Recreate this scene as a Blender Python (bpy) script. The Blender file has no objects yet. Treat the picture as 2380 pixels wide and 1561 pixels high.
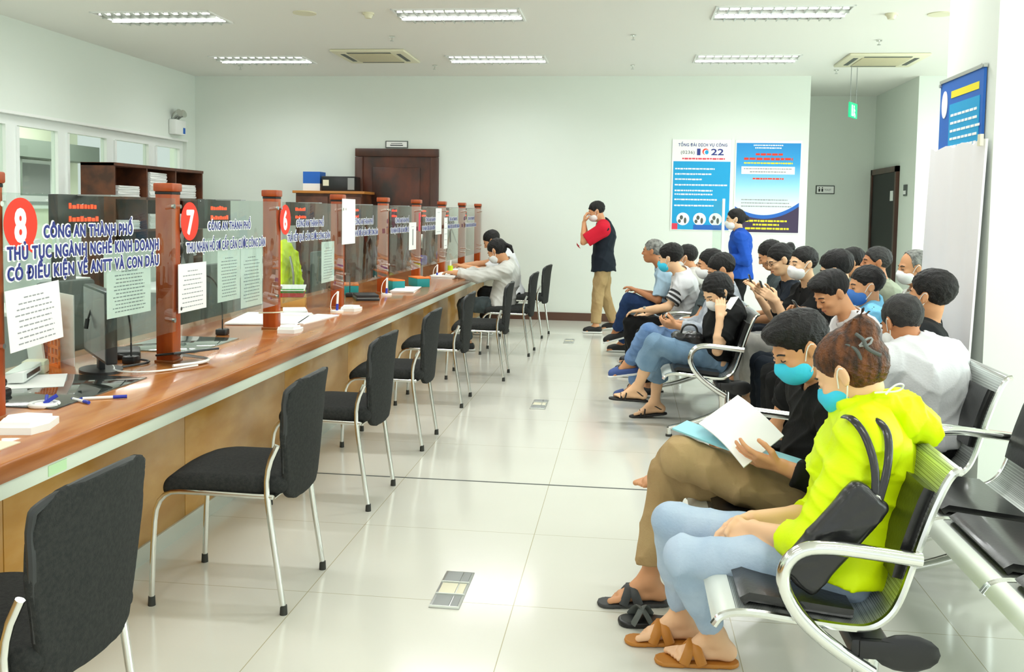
import bpy, bmesh, math, random
import numpy as np
import openvdb as vdb
from mathutils import Vector, Matrix
random.seed(7); np.random.seed(7)
C = bpy.context.scene.collection
scn = bpy.context.scene
PI = math.pi

# ------------------------------------------------------------------ camera
CH = 1.477
yaw, pit, rol = .1203, .063, .017
Rt = Vector((math.cos(yaw), math.sin(yaw), 0)); Fh = Vector((-math.sin(yaw), math.cos(yaw), 0)); Zv = Vector((0, 0, 1))
Fw = math.cos(pit)*Fh - math.sin(pit)*Zv; Up = math.cos(pit)*Zv + math.sin(pit)*Fh
R2 = math.cos(rol)*Rt + math.sin(rol)*Up; U2 = math.cos(rol)*Up - math.sin(rol)*Rt
cam = bpy.data.cameras.new('camera'); camo = bpy.data.objects.new('camera', cam); C.objects.link(camo)
M = Matrix.Identity(4)
for i in range(3):
    M[i][0] = R2[i]; M[i][1] = U2[i]; M[i][2] = -Fw[i]
M[2][3] = CH
camo.matrix_world = M
cam.sensor_width = 36; cam.lens = 36*2205.4/2380; cam.shift_x = -.001; cam.shift_y = -.0628
cam.clip_start = .05; scn.camera = camo

# ------------------------------------------------------------------ world, lights, exposure
w = bpy.data.worlds.new('world'); scn.world = w; w.use_nodes = True
w.node_tree.nodes['Background'].inputs[0].default_value = (.93, 1, .96, 1)
w.node_tree.nodes['Background'].inputs[1].default_value = .8
scn.view_settings.view_transform = 'Standard'; scn.view_settings.look = 'None'
scn.view_settings.gamma = 1; scn.view_settings.exposure = .05
scn.view_settings.use_curve_mapping = False
scn.cycles.use_denoising = True
scn.cycles.max_bounces = 7; scn.cycles.diffuse_bounces = 4; scn.cycles.glossy_bounces = 3
scn.cycles.transmission_bounces = 4; scn.cycles.transparent_max_bounces = 12
scn.cycles.caustics_reflective = False; scn.cycles.caustics_refractive = False
CEIL = 3.32
LIGHTX = [-5.18, -2.23, .72, 3.68]; LIGHTY = [-1.7, .9, 3.5, 6.08, 8.66, 11.24]
def area(name, loc, sx, sy, power, rot=(0, 0, 0), col=(1, 1, .96)):
    l = bpy.data.lights.new(name, 'AREA'); l.shape = 'RECTANGLE'; l.size = sx; l.size_y = sy; l.energy = power; l.color = col
    o = bpy.data.objects.new(name, l); C.objects.link(o); o.location = loc; o.rotation_euler = rot
    return o
for lx in LIGHTX:
    for ly in LIGHTY:
        area('lamp_light', (lx+.6, ly+.29, CEIL-.005), 1.12, .16, 19 if ly < 5 else 34, (0, 0, 0), (.98, .99, 1))
area('front_fill', (0, -3.9, 1.7), 11, 3.0, 50, (PI/2, 0, 0), (.95, 1, 1))      # soft fill added behind the camera, at the open end of the room
area('side_fill', (6.78, 5, 1.9), 2.2, 13, 500, (0, PI/2, 0), (.95, .99, 1))   # fill added to brighten the left wall; its window band is made up

# ------------------------------------------------------------------ materials
def lin(c):
    return tuple(((x/255)/12.92 if x/255 <= .04045 else ((x/255+.055)/1.055)**2.4) for x in c)
def mat(name, col, rough=.5, metal=0, noise=None, bump=0, bscale=60, coat=0, spec=.5, emis=None, estr=1, streak=None, sub=0):
    m = bpy.data.materials.new(name); m.use_nodes = True; nt = m.node_tree; b = nt.nodes['Principled BSDF']
    c = lin(col) if max(col) > 1 else col
    b.inputs['Base Color'].default_value = (*c, 1); b.inputs['Roughness'].default_value = rough
    b.inputs['Metallic'].default_value = metal; b.inputs['Specular IOR Level'].default_value = spec
    if coat: b.inputs['Coat Weight'].default_value = coat; b.inputs['Coat Roughness'].default_value = .08
    if emis: b.inputs['Emission Color'].default_value = (*lin(emis), 1); b.inputs['Emission Strength'].default_value = estr
    tc = nt.nodes.new('ShaderNodeTexCoord')
    if noise:                       # (second colour, scale, xyz stretch)
        n = nt.nodes.new('ShaderNodeTexNoise'); mp = nt.nodes.new('ShaderNodeMapping'); r = nt.nodes.new('ShaderNodeValToRGB')
        mp.inputs['Scale'].default_value = noise[2] if len(noise) > 2 else (1, 1, 1)
        n.inputs['Scale'].default_value = noise[1]; n.inputs['Detail'].default_value = 5
        nt.links.new(tc.outputs['Object'], mp.inputs[0]); nt.links.new(mp.outputs[0], n.inputs['Vector']); nt.links.new(n.outputs[0], r.inputs[0])
        r.color_ramp.elements[0].position = .35; r.color_ramp.elements[1].position = .66
        r.color_ramp.elements[0].color = (*c, 1); r.color_ramp.elements[1].color = (*lin(noise[0]), 1)
        nt.links.new(r.outputs[0], b.inputs['Base Color'])
    if bump:
        n2 = nt.nodes.new('ShaderNodeTexNoise'); n2.inputs['Scale'].default_value = bscale; n2.inputs['Detail'].default_value = 3
        bp = nt.nodes.new('ShaderNodeBump'); bp.inputs['Strength'].default_value = bump; bp.inputs['Distance'].default_value = .01
        nt.links.new(tc.outputs['Object'], n2.inputs['Vector']); nt.links.new(n2.outputs[0], bp.inputs['Height']); nt.links.new(bp.outputs[0], b.inputs['Normal'])
    return m
def glassmat(name, tint, refl=.12, rough=.0):
    m = bpy.data.materials.new(name); m.use_nodes = True; nt = m.node_tree; nt.nodes.clear()
    o = nt.nodes.new('ShaderNodeOutputMaterial'); mx = nt.nodes.new('ShaderNodeMixShader'); t = nt.nodes.new('ShaderNodeBsdfTransparent')
    g = nt.nodes.new('ShaderNodeBsdfGlossy'); fr = nt.nodes.new('ShaderNodeLayerWeight'); ma = nt.nodes.new('ShaderNodeMath'); pw = nt.nodes.new('ShaderNodeMath')
    t.inputs[0].default_value = (*tint, 1); g.inputs['Roughness'].default_value = rough; pw.operation = 'POWER'; pw.inputs[1].default_value = 5; nt.links.new(fr.outputs['Facing'], pw.inputs[0])
    ma.operation = 'MULTIPLY_ADD'; ma.inputs[1].default_value = .6; ma.inputs[2].default_value = refl*.35
    nt.links.new(pw.outputs[0], ma.inputs[0]); nt.links.new(ma.outputs[0], mx.inputs[0])
    nt.links.new(t.outputs[0], mx.inputs[1]); nt.links.new(g.outputs[0], mx.inputs[2]); nt.links.new(mx.outputs[0], o.inputs[0])
    return m
def woodmat(name, c1, c2, rough, coat, axis, scale=6):
    m = mat(name, c1, rough, coat=coat, noise=(c2, scale, axis)); return m
MT = dict(
 wall=mat('wall_paint', (228, 235, 226), .85), ceil=mat('ceiling_paint', (240, 240, 234), .9), white=mat('white_paint', (238, 240, 236), .5),
 frame=mat('white_frame', (238, 242, 238), .4), door=mat('dark_door_wood', (58, 36, 28), .4, noise=((84, 46, 30), 5, (1, 1, .2))),
 doorpanel=mat('dark_panel_wood', (42, 28, 22), .4, noise=((98, 46, 24), 4, (1, 1, .6))),
 base=mat('dark_skirting_tile', (92, 62, 48), .3), counter=woodmat('varnished_counter_wood', (158, 88, 36), (190, 126, 66), .20, .35, (3, .4, 3), 5),
 edge=woodmat('counter_edge_wood', (146, 82, 30), (172, 104, 48), .28, .3, (3, .5, 8), 5),
 panel=woodmat('counter_panel_veneer', (176, 126, 48), (196, 152, 84), .28, .3, (2, .8, 2), 4),
 post=woodmat('post_wood', (156, 60, 10), (176, 80, 22), .34, .1, (6, 6, .8), 5), strip=mat('white_edge_strip', (214, 222, 206), .4),
 plinth=mat('grey_plinth', (205, 210, 200), .3, .3), glass=glassmat('clear_screen_glass', (.90, .95, .925), .06), dglass=mat('dark_glass_sheet', (44, 52, 48), .03, coat=1, spec=.9),
 gglass=mat('green_glass_sheet', (120, 140, 130), .04, coat=1, spec=.8), chrome=mat('chrome', (226, 228, 224), .13, 1), steel=mat('brushed_steel', (200, 203, 200), .32, .85),
 metalp=mat('white_steel', (226, 232, 224), .35, .2), black=mat('black_plastic', (28, 29, 30), .35), blackm=mat('black_mesh_fabric', (40, 42, 41), .85, bump=.35, bscale=320, noise=((52, 53, 51), 90), spec=.2),
 rim=mat('black_chair_rim', (40, 42, 43), .4), rubber=mat('dark_rubber', (52, 54, 50), .7), leather=mat('black_leather', (30, 30, 31), .28, bump=.06, bscale=90, coat=.2),
 paper=mat('paper', (244, 245, 242), .8), ink=mat('grey_ink', (150, 152, 156), .8), dink=mat('dark_ink', (60, 62, 66), .8), red=mat('red_vinyl', (240, 52, 24), .5),
 navy=mat('navy_vinyl', (38, 48, 130), .5), wvinyl=mat('white_vinyl', (250, 250, 250), .5), cyan=mat('cyan_print', (14, 160, 216), .6), blue=mat('blue_print', (30, 100, 190), .6),
 teal=mat('teal_card', (18, 140, 142), .6), orange=mat('orange_plastic', (226, 120, 40), .5), yellow=mat('yellow_print', (240, 226, 40), .6),
 cream=mat('cream_plastic', (228, 224, 196), .5), grey=mat('grey_plastic', (150, 154, 152), .5), dgrey=mat('dark_grey', (84, 90, 86), .6), brown=mat('bookcase_wood', (66, 36, 22), .5, noise=((104, 56, 30), 7, (1, 1, 1))),
 woodlt=mat('cabinet_top_wood', (190, 124, 56), .4), led=mat('red_led', (255, 70, 30), .5, emis=(255, 66, 26), estr=1.6), tube=mat('lamp_tube', (255, 255, 255), .5, emis=(255, 255, 250), estr=2.2),
 refl=mat('louvre_aluminium', (206, 210, 204), .25, .6), dark=mat('near_black', (22, 22, 22), .6), egreen=mat('exit_green', (20, 176, 120), .5, emis=(20, 190, 130), estr=.7),
 ewhite=mat('exit_white', (240, 255, 245), .5, emis=(240, 255, 245), estr=.8), pink=mat('red_poster', (225, 60, 84), .6), hallw=mat('hall_wall', (232, 236, 214), .8), beam=mat('hall_beam', (112, 122, 112), .7),
 bluep=mat('blue_pen', (32, 50, 170), .4), green=mat('green_card', (50, 150, 40), .6), redc=mat('red_card', (200, 40, 44), .6), kraft=mat('kraft_card', (206, 160, 86), .7),
 hiviz=mat('lime_fabric', (206, 236, 10), .6), lav=mat('pale_blue_folder', (150, 214, 226), .5), purple=mat('dark_print', (58, 44, 76), .6), skyp=mat('sky_print', (80, 176, 220), .6))

# ------------------------------------------------------------------ mesh helpers
class MB:
    def __init__(s): s.v = []; s.f = []
    def add(s, vs, fs):
        k = len(s.v); s.v += [tuple(v) for v in vs]; s.f += [tuple(i+k for i in f) for f in fs]; return s
    def box(s, x0, x1, y0, y1, z0, z1, b=0):
        if b <= 0:
            vs = [(x, y, z) for x in (x0, x1) for y in (y0, y1) for z in (z0, z1)]
            return s.add(vs, [(0, 1, 3, 2), (4, 6, 7, 5), (0, 4, 5, 1), (2, 3, 7, 6), (0, 2, 6, 4), (1, 5, 7, 3)])
        bm = bmesh.new(); bmesh.ops.create_cube(bm, size=1)
        for v in bm.verts: v.co = Vector(((x0+x1)/2+v.co.x*(x1-x0), (y0+y1)/2+v.co.y*(y1-y0), (z0+z1)/2+v.co.z*(z1-z0)))
        bmesh.ops.bevel(bm, geom=bm.edges[:], offset=b, segments=2, affect='EDGES', profile=.5)
        return s.bm(bm)
    def bm(s, bm):
        bm.verts.index_update(); vs = [v.co[:] for v in bm.verts]; fs = [[v.index for v in f.verts] for f in bm.faces]; bm.free(); return s.add(vs, fs)
    def tube(s, pts, r, n=10, cap=True, r2=None, smooth=0, flat=None):
        P = [Vector(p) for p in pts]
        for _ in range(smooth):
            Q = [P[0]]
            for a, b in zip(P[:-1], P[1:]): Q += [a*.75+b*.25, a*.25+b*.75]
            P = Q+[P[-1]]
        rs = [r if r2 is None else r+(r2-r)*i/(len(P)-1) for i in range(len(P))]
        t0 = (P[1]-P[0]).normalized(); u = t0.orthogonal().normalized(); vs = []
        if flat: u = (Vector(flat)-t0*Vector(flat).dot(t0)).normalized()
        for i, p in enumerate(P):
            t = (P[min(i+1, len(P)-1)]-P[max(i-1, 0)]).normalized()
            u = (u-t*u.dot(t)).normalized(); v = t.cross(u)
            for k in range(n):
                a = 2*PI*k/n; vs.append(p+rs[i]*(math.cos(a)*u+math.sin(a)*v*(.35 if flat else 1)))
        fs = [(i*n+k, i*n+(k+1) % n, (i+1)*n+(k+1) % n, (i+1)*n+k) for i in range(len(P)-1) for k in range(n)]
        if cap: fs += [tuple(range(n-1, -1, -1)), tuple((len(P)-1)*n+k for k in range(n))]
        return s.add(vs, fs)
    def cyl(s, a, b, r, n=14, r2=None): return s.tube([a, b], r, n, True, r2)
    def prism(s, poly, y0, y1, ax='y'):
        n = len(poly)
        def P(a, b, y): return (a, y, b) if ax == 'y' else ((y, a, b) if ax == 'x' else (a, b, y))
        vs = [P(a, b, y0) for a, b in poly]+[P(a, b, y1) for a, b in poly]
        return s.add(vs, [tuple(range(n)), tuple(range(2*n-1, n-1, -1))]+[(i, i+n, (i+1) % n+n, (i+1) % n) for i in range(n)])
    def ribbon(s, prof, y0, y1, t):           # thick sheet following a profile in xz
        P = [Vector((a, b)) for a, b in prof]; top = []; bot = []
        for i, p in enumerate(P):
            d = (P[min(i+1, len(P)-1)]-P[max(i-1, 0)]).normalized(); nrm = Vector((-d.y, d.x))
            top.append(p+nrm*t/2); bot.append(p-nrm*t/2)
        n = len(P); vs = []
        for y in (y0, y1):
            vs += [(p.x, y, p.y) for p in top]+[(p.x, y, p.y) for p in bot]
        f = []
        for i in range(n-1):
            f += [(i, i+1, 2*n+i+1, 2*n+i), (n+i, 3*n+i, 3*n+i+1, n+i+1), (i, n+i, n+i+1, i+1), (2*n+i, 2*n+i+1, 3*n+i+1, 3*n+i)]
        f += [(0, 2*n, 3*n, n), (n-1, 2*n-1, 4*n-1, 3*n-1)]
        return s.add(vs, f)
    def ell(s, c, r, n=12, m=8):
        bm = bmesh.new(); bmesh.ops.create_uvsphere(bm, u_segments=n, v_segments=m, radius=1)
        for v in bm.verts: v.co = Vector((c[0]+v.co.x*r[0], c[1]+v.co.y*r[1], c[2]+v.co.z*r[2]))
        return s.bm(bm)
    def disc(s, c, rx, ry, t, ax='z', n=28):
        P = [(math.cos(2*PI*k/n), math.sin(2*PI*k/n)) for k in range(n)]
        if ax == 'z': return s.prism([(c[0]+a*rx, c[1]+b*ry) for a, b in P], c[2], c[2]+t, 'z')
        if ax == 'x': return s.prism([(c[1]+a*rx, c[2]+b*ry) for a, b in P], c[0], c[0]+t, 'x')
        return s.prism([(c[0]+a*rx, c[2]+b*ry) for a, b in P], c[1], c[1]+t, 'y')
    def xf(s, m):
        s.v = [tuple(m @ Vector(v)) for v in s.v]; return s
def obj(name, mb, m, parent=None, smooth=True, loc=None):
    me = bpy.data.meshes.new(name)
    if isinstance(mb, MB): me.from_pydata(mb.v, [], mb.f)
    else: me = mb
    if isinstance(mb, MB):
        bm = bmesh.new(); bm.from_mesh(me); bmesh.ops.recalc_face_normals(bm, faces=bm.faces); bm.to_mesh(me); bm.free()
        if smooth:
            me.polygons.foreach_set('use_smooth', [True]*len(me.polygons)); me.update()
            try: me.set_sharp_from_angle(angle=math.radians(38))
            except Exception: pass
    me.materials.append(MT[m] if isinstance(m, str) else m)
    o = bpy.data.objects.new(name, me); C.objects.link(o)
    if parent: o.parent = parent
    if loc: o.location = loc
    return o
def thing(name, label, cat, loc=(0, 0, 0), rz=0, group=None):
    o = bpy.data.objects.new(name, None); C.objects.link(o); o.empty_display_size = .1
    o.location = loc; o.rotation_euler = (0, 0, rz); o['label'] = label; o['category'] = cat
    if group: o['group'] = group
    return o
def tag(o, label, cat, group=None):
    o['label'] = label; o['category'] = cat
    if group: o['group'] = group
    return o
def struct(name, mb, m, parent=None, label=None):
    o = obj(name, mb, m, parent, smooth=False)
    if not parent: o['kind'] = 'structure'
    return o
def dup(root, loc, rz=0, label=None):
    r = root.copy(); C.objects.link(r); r.location = loc; r.rotation_euler = (0, 0, rz)
    if label: r['label'] = label
    for ch in list(root.children):
        c = ch.copy(); C.objects.link(c); c.parent = r
        for g in ch.children:
            d = g.copy(); C.objects.link(d); d.parent = c
    return r
dg = None
def textmesh(name, s, size, m, parent, loc, rot, width=1, off=0, ext=.0004, align='LEFT', fit=None):
    grow, off = off, 0
    cu = bpy.data.curves.new(name, 'FONT'); cu.body = s; cu.size = size; cu.offset = off; cu.extrude = ext; cu.align_x = align; cu.resolution_u = 3; cu.space_character = 1.12 if len(s) > 4 else 1
    o = bpy.data.objects.new(name, cu); C.objects.link(o); bpy.context.view_layer.update()
    me = bpy.data.meshes.new_from_object(o.evaluated_get(bpy.context.evaluated_depsgraph_get())); C.objects.unlink(o); bpy.data.objects.remove(o)
    if fit:
        xs = [v.co.x for v in me.vertices]; k = fit/(max(xs)-min(xs)+1e-9); x0 = min(xs)
        for v in me.vertices: v.co.x = (v.co.x-x0)*k
    else:
        for v in me.vertices: v.co.x *= width
    if grow:                        # embolden: the glyphs spread a little in every direction
        n = len(me.vertices); V0 = [v.co[:] for v in me.vertices]; F0 = [list(p.vertices) for p in me.polygons]; VV = []; FF = []
        for j in range(12):
            a = 2*PI*j/12; VV += [(x+grow*math.cos(a), y+grow*math.sin(a), z+.00001*j) for x, y, z in V0]; FF += [[i+n*j for i in f] for f in F0]
        me = bpy.data.meshes.new(name); me.from_pydata(VV, [], FF)
    me.materials.clear(); o = obj(name, me, m, parent); o.location = loc; o.rotation_euler = rot
    return o

# ------------------------------------------------------------------ implicit modelling
def smin(a, b, k):
    h = np.clip(.5+.5*(b-a)/k, 0, 1); return b*(1-h)+a*h-k*h*(1-h)
def cap(P, a, b, ra, rb):
    a = np.array(a, np.float32); b = np.array(b, np.float32); ba = b-a; L = float(ba@ba)+1e-9
    pa = [P[i]-a[i] for i in range(3)]
    t = np.clip((pa[0]*ba[0]+pa[1]*ba[1]+pa[2]*ba[2])/L, 0, 1)
    return np.sqrt((pa[0]-ba[0]*t)**2+(pa[1]-ba[1]*t)**2+(pa[2]-ba[2]*t)**2)-(ra+(rb-ra)*t)
def ellp(P, c, r, R=None):
    q = [P[i]-c[i] for i in range(3)]
    if R is not None: q = [q[0]*R[0][i]+q[1]*R[1][i]+q[2]*R[2][i] for i in range(3)]
    k0 = np.sqrt(sum((q[i]/r[i])**2 for i in range(3))); k1 = np.sqrt(sum((q[i]/r[i]**2)**2 for i in range(3)))+1e-6
    return k0*(k0-1)/k1
def rbox(P, c, h, r, R=None):
    q = [P[i]-c[i] for i in range(3)]
    if R is not None: q = [q[0]*R[0][i]+q[1]*R[1][i]+q[2]*R[2][i] for i in range(3)]
    q = [np.abs(q[i])-h[i]+r for i in range(3)]
    return np.sqrt(sum(np.maximum(a, 0)**2 for a in q))+np.minimum(np.maximum(q[0], np.maximum(q[1], q[2])), 0)-r
def folds(P, amp, f=1., seed=0):
    rs = np.random.RandomState(seed+3); n = 0
    for i in range(4):
        k = rs.normal(size=3); k *= f*(17+11*i)/np.linalg.norm(k); m = rs.normal(size=3); m *= f*15/np.linalg.norm(m); p = rs.rand(2)*6
        w_ = np.abs(np.sin(k[0]*P[0]+k[1]*P[1]+k[2]*P[2]+p[0]+1.9*np.sin(m[0]*P[0]+m[1]*P[1]+m[2]*P[2]+p[1])))
        n = n+(1-2.2*(1-w_)**2.2)/(1+.35*i)
    return amp*n
def vmesh(name, D, lo, vox, sm=0):
    g = vdb.FloatGrid(1.0); g.copyFromArray(np.ascontiguousarray(D, np.float32)); p, q = g.convertToQuads(0.0)
    p = p*vox+np.array(lo); me = bpy.data.meshes.new(name)
    q = q.astype(np.int32)
    tri = p[q[:, 0]], p[q[:, 1]], p[q[:, 2]], p[q[:, 3]]
    vol = (np.einsum('ij,ij->i', tri[0], np.cross(tri[1], tri[2]))+np.einsum('ij,ij->i', tri[0], np.cross(tri[2], tri[3]))).sum()
    if vol < 0: q = q[:, ::-1]
    me.vertices.add(len(p)); me.vertices.foreach_set('co', p.astype(np.float32).ravel())
    me.loops.add(q.size); me.loops.foreach_set('vertex_index', np.ascontiguousarray(q).ravel())
    me.polygons.add(len(q)); me.polygons.foreach_set('loop_start', np.arange(0, q.size, 4, dtype=np.int32))
    me.polygons.foreach_set('use_smooth', np.ones(len(q), bool)); me.update(calc_edges=True)
    return me
def sdfmesh(name, fn, lo, hi, vox):
    n = [int(math.ceil((hi[i]-lo[i])/vox))+1 for i in range(3)]
    ax = [np.arange(n[i], dtype=np.float32)*vox+lo[i] for i in range(3)]
    P = np.meshgrid(*ax, indexing='ij', sparse=True)
    return vmesh(name, np.broadcast_to(fn(P), n)*(1/vox), lo, vox)
class Blob:
    """primitives blended into one skin; each group may be trimmed before it joins"""
    def __init__(s): s.g = []
    def grp(s, prims, cuts=(), k=.02): s.g.append((prims, cuts, k)); return s
    def mesh(s, name, vox, post=None, inf=0):
        def ext(p):
            if p[0] == 'c': a, b = np.array(p[1], float), np.array(p[2], float); r = max(p[3], p[4])+inf; return np.minimum(a, b)-r, np.maximum(a, b)+r
            r = max(p[2])+inf; c = np.array(p[1], float); return c-r, c+r
        E = [ext(p) for g in s.g for p in g[0]]; lo = np.min([e[0] for e in E], 0)-.03; hi = np.max([e[1] for e in E], 0)+.03
        n = [int(math.ceil((hi[i]-lo[i])/vox))+1 for i in range(3)]; D = np.full(n, .2, np.float32)
        ax = [np.arange(n[i], dtype=np.float32)*vox+np.float32(lo[i]) for i in range(3)]
        for prims, cuts, kg in s.g:
            e = [ext(p) for p in prims]; a = np.min([x[0] for x in e], 0)-.05; b = np.max([x[1] for x in e], 0)+.05
            i0 = [max(0, int((a[i]-lo[i])/vox)) for i in range(3)]; i1 = [min(n[i], int((b[i]-lo[i])/vox)+2) for i in range(3)]
            sl = tuple(slice(i0[i], i1[i]) for i in range(3)); d = np.full([i1[i]-i0[i] for i in range(3)], .2, np.float32)
            for p in prims:
                ea, eb = ext(p); j0 = [max(i0[i], int((ea[i]-.05-lo[i])/vox)) for i in range(3)]; j1 = [min(i1[i], int((eb[i]+.05-lo[i])/vox)+2) for i in range(3)]
                P = np.meshgrid(*[ax[i][j0[i]:j1[i]] for i in range(3)], indexing='ij', sparse=True)
                dd = cap(P, p[1], p[2], p[3]+inf, p[4]+inf) if p[0] == 'c' else ellp(P, p[1], [r+inf for r in p[2]], p[3] if len(p) > 4 else None)
                ss = tuple(slice(j0[i]-i0[i], j1[i]-i0[i]) for i in range(3)); d[ss] = smin(d[ss], dd, p[-1])
            if cuts:
                P = np.meshgrid(*[ax[i][i0[i]:i1[i]] for i in range(3)], indexing='ij', sparse=True)
                for c in cuts:
                    if c[0] == 'h':      # half space beyond point c[1] along c[2] removed, inside radius c[3]
                        n_ = np.array(c[2], float); n_ /= np.linalg.norm(n_); q = sum((P[i]-c[1][i])*n_[i] for i in range(3))
                        rr = np.sqrt(sum((P[i]-c[1][i])**2 for i in range(3))); d = np.maximum(d, np.minimum(q, c[3]-rr))
                    elif c[0] == 'e': d = -smin(-d, ellp(P, c[1], c[2], c[3]), .006)
                    elif c[0] == 'c': d = -smin(-d, cap(P, c[1], c[2], c[3], c[4]), .006)
            D[sl] = smin(D[sl], d, kg)
        if post: D = post(np.meshgrid(*ax, indexing='ij', sparse=True), D)
        return vmesh(name, D/vox, lo, vox)

# ------------------------------------------------------------------ the room
def floor_mat():
    m = mat('floor_tiles', (236, 236, 220), .14, coat=0, spec=.5); nt = m.node_tree; b = nt.nodes['Principled BSDF']
    tc = nt.nodes.new('ShaderNodeTexCoord'); sp = nt.nodes.new('ShaderNodeSeparateXYZ'); nt.links.new(tc.outputs['Object'], sp.inputs[0])
    def line(ch, off, wd):
        a = nt.nodes.new('ShaderNodeMath'); a.operation = 'ADD'; a.inputs[1].default_value = off; nt.links.new(sp.outputs[ch], a.inputs[0])
        p = nt.nodes.new('ShaderNodeMath'); p.operation = 'PINGPONG'; p.inputs[1].default_value = .4; nt.links.new(a.outputs[0], p.inputs[0])
        l = nt.nodes.new('ShaderNodeMath'); l.operation = 'LESS_THAN'; l.inputs[1].default_value = wd; nt.links.new(p.outputs[0], l.inputs[0]); return l
    la = line(0, 1.1955, .0016); lb = line(1, -5.06+8, .0016)
    mx = nt.nodes.new('ShaderNodeMath'); mx.operation = 'MAXIMUM'; nt.links.new(la.outputs[0], mx.inputs[0]); nt.links.new(lb.outputs[0], mx.inputs[1])
    n = nt.nodes.new('ShaderNodeTexNoise'); n.inputs['Scale'].default_value = 2.2; n.inputs['Detail'].default_value = 4; nt.links.new(tc.outputs['Object'], n.inputs['Vector'])
    c0 = nt.nodes.new('ShaderNodeMix'); c0.data_type = 'RGBA'; c0.inputs[6].default_value = (*lin((226, 226, 215)), 1); c0.inputs[7].default_value = (*lin((220, 220, 207)), 1); nt.links.new(n.outputs[0], c0.inputs[0])
    c1 = nt.nodes.new('ShaderNodeMix'); c1.data_type = 'RGBA'; c1.inputs[7].default_value = (*lin((178, 172, 140)), 1)
    nt.links.new(c0.outputs[2], c1.inputs[6]); nt.links.new(mx.outputs[0], c1.inputs[0]); nt.links.new(c1.outputs[2], b.inputs['Base Color'])
    return m
MT['floor'] = floor_mat()
struct('floor', MB().box(-10, 7, -4, 16, -.1, 0), 'floor')
struct('trim_1', MB().box(-1.95, 6.9, 5.0535, 5.0665, 0, .0015), 'dgrey')          # dark expansion joint across the hall
YB = 12.96; XL = -6.16
struct('ceiling', MB().box(-6.4, 7, -4, 16, CEIL, CEIL+.1), 'ceil')
struct('wall_back', MB().box(-6.4, 2.33, YB, YB+.2, 0, CEIL), 'wall')
struct('wall_back_right', MB().box(3.69, 7, YB, YB+.2, 0, CEIL), 'wall')
struct('wall_corridor_left', MB().box(2.13, 2.33, YB+.2, 15.3, 0, CEIL), 'wall')
struct('wall_corridor_end', MB().box(2.13, 4.0, 15.1, 15.3, 0, CEIL), 'wall')
struct('wall_corridor_right', MB().box(3.69, 3.89, YB+.2, 15.1, 0, CEIL), 'wall')
struct('wall_right_lower', MB().box(6.6, 6.8, -4, YB, 0, .75), 'wall')
struct('wall_right_upper', MB().box(6.6, 6.8, -4, YB, 3.05, CEIL), 'wall')
for k in range(6):                      # unseen window band, made up to go with the side fill light
    a = -1.6+2.2*k; f = MB().box(6.62, 6.70, a, a+.06, .81, 2.99).box(6.62, 6.70, a+2.14, a+2.2, .81, 2.99).box(6.62, 6.70, a, a+2.2, .75, .81).box(6.62, 6.70, a, a+2.2, 2.99, 3.05)
    r = struct('window_%d' % (k+20), f, 'frame'); obj('window_pane', MB().box(6.655, 6.661, a+.06, a+2.14, .81, 2.99), 'glass', r)
struct('wall_right_near', MB().box(6.6, 6.8, -4, -1.6, .75, 3.05), 'wall')
struct('wall_right_far', MB().box(6.6, 6.8, 11.6, YB, .75, 3.05), 'wall')
struct('pillar', MB().box(1.86, 2.9, 5.2, 5.98, 0, CEIL), 'wall')
struct('wall_left_upper', MB().box(XL-.25, XL, -4, YB, 2.40, CEIL), 'wall')
struct('wall_left_lower', MB().box(XL-.25, XL, -4, YB, 0, .85), 'wall')
struct('wall_left_end', MB().box(XL-.25, XL, 12.7, YB, .85, 2.4), 'wall')
struct('baseboard_back', MB().box(-1.9, 2.33, YB-.012, YB, 0, .11), 'base')
struct('baseboard_back_right', MB().box(3.69, 6.6, YB-.012, YB, 0, .11), 'base')
# left windows: each a white frame with one pane
edges = [-4, -2.6, -1.3, 0, 1.3, 2.6, 3.9, 5.2, 6.5, 7.75, 8.98, 9.86, 10.84, 11.84, 12.7]
for i, (a, b) in enumerate(zip(edges[:-1], edges[1:])):
    f = MB(); xw0, xw1 = XL-.14, XL-.06
    f.box(xw0, xw1, a, a+.09, .95, 2.27).box(xw0, xw1, b-.09, b, .95, 2.27).box(xw0, xw1, a, b, 2.27, 2.4).box(xw0, xw1, a, b, .85, .95)
    f.box(xw0-.02, xw1+.02, a+.06, a+.10, .96, 2.26).box(xw0+.01, xw1-.01, a+.1, b-.09, 1.5, 1.56)
    r = struct('window_%d' % (i+1), f, 'frame'); obj('window_pane', MB().box(XL-.105, XL-.095, a+.09, b-.09, .95, 2.27), 'glass', r)
struct('trim_2', MB().box(XL-.05, XL+.02, -4, 12.7, 2.37, 2.399), 'white')
# the hall beyond the windows
struct('wall_hall', MB().box(-9.3, -9.2, -4, 15, 0, 3.0), 'hallw')
struct('ceiling_hall', MB().box(-9.3, -6.41, -4, 15, 3.0, 3.1), 'hallw')
hb = MB().box(-9.15, -8.75, 4, 14.9, 2.16, 2.42)
for y in (7.1, 9.9, 12.6): hb.box(-9.15, -8.8, y, y+.34, 0, 2.42)
struct('trim_3', hb, 'beam')
for k, (y0, y1, z0, z1, m) in enumerate([(10.6, 11.5, 1.3, 2.1, 'frame'), (13.2, 14.2, 1.4, 2.15, 'frame'), (10.75, 12.2, 2.5, 2.85, 'beam')]):
    p = MB().box(-9.2, -9.15, y0, y1, z0, z1)
    r = struct('trim_%d' % (k+4), p, m); obj('pane', MB().box(-9.15, -9.14, y0+.06, y1-.06, z0+.06, z1-.06), 'grey', r)
for (px, a, b) in [(-8.4, -3, 3), (-8.4, 4, 10), (-8.4, 11, 14)]:
    area('hall_light', (-8.0, (a+b)/2, 2.98), 1.2, b-a, 95)
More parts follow.
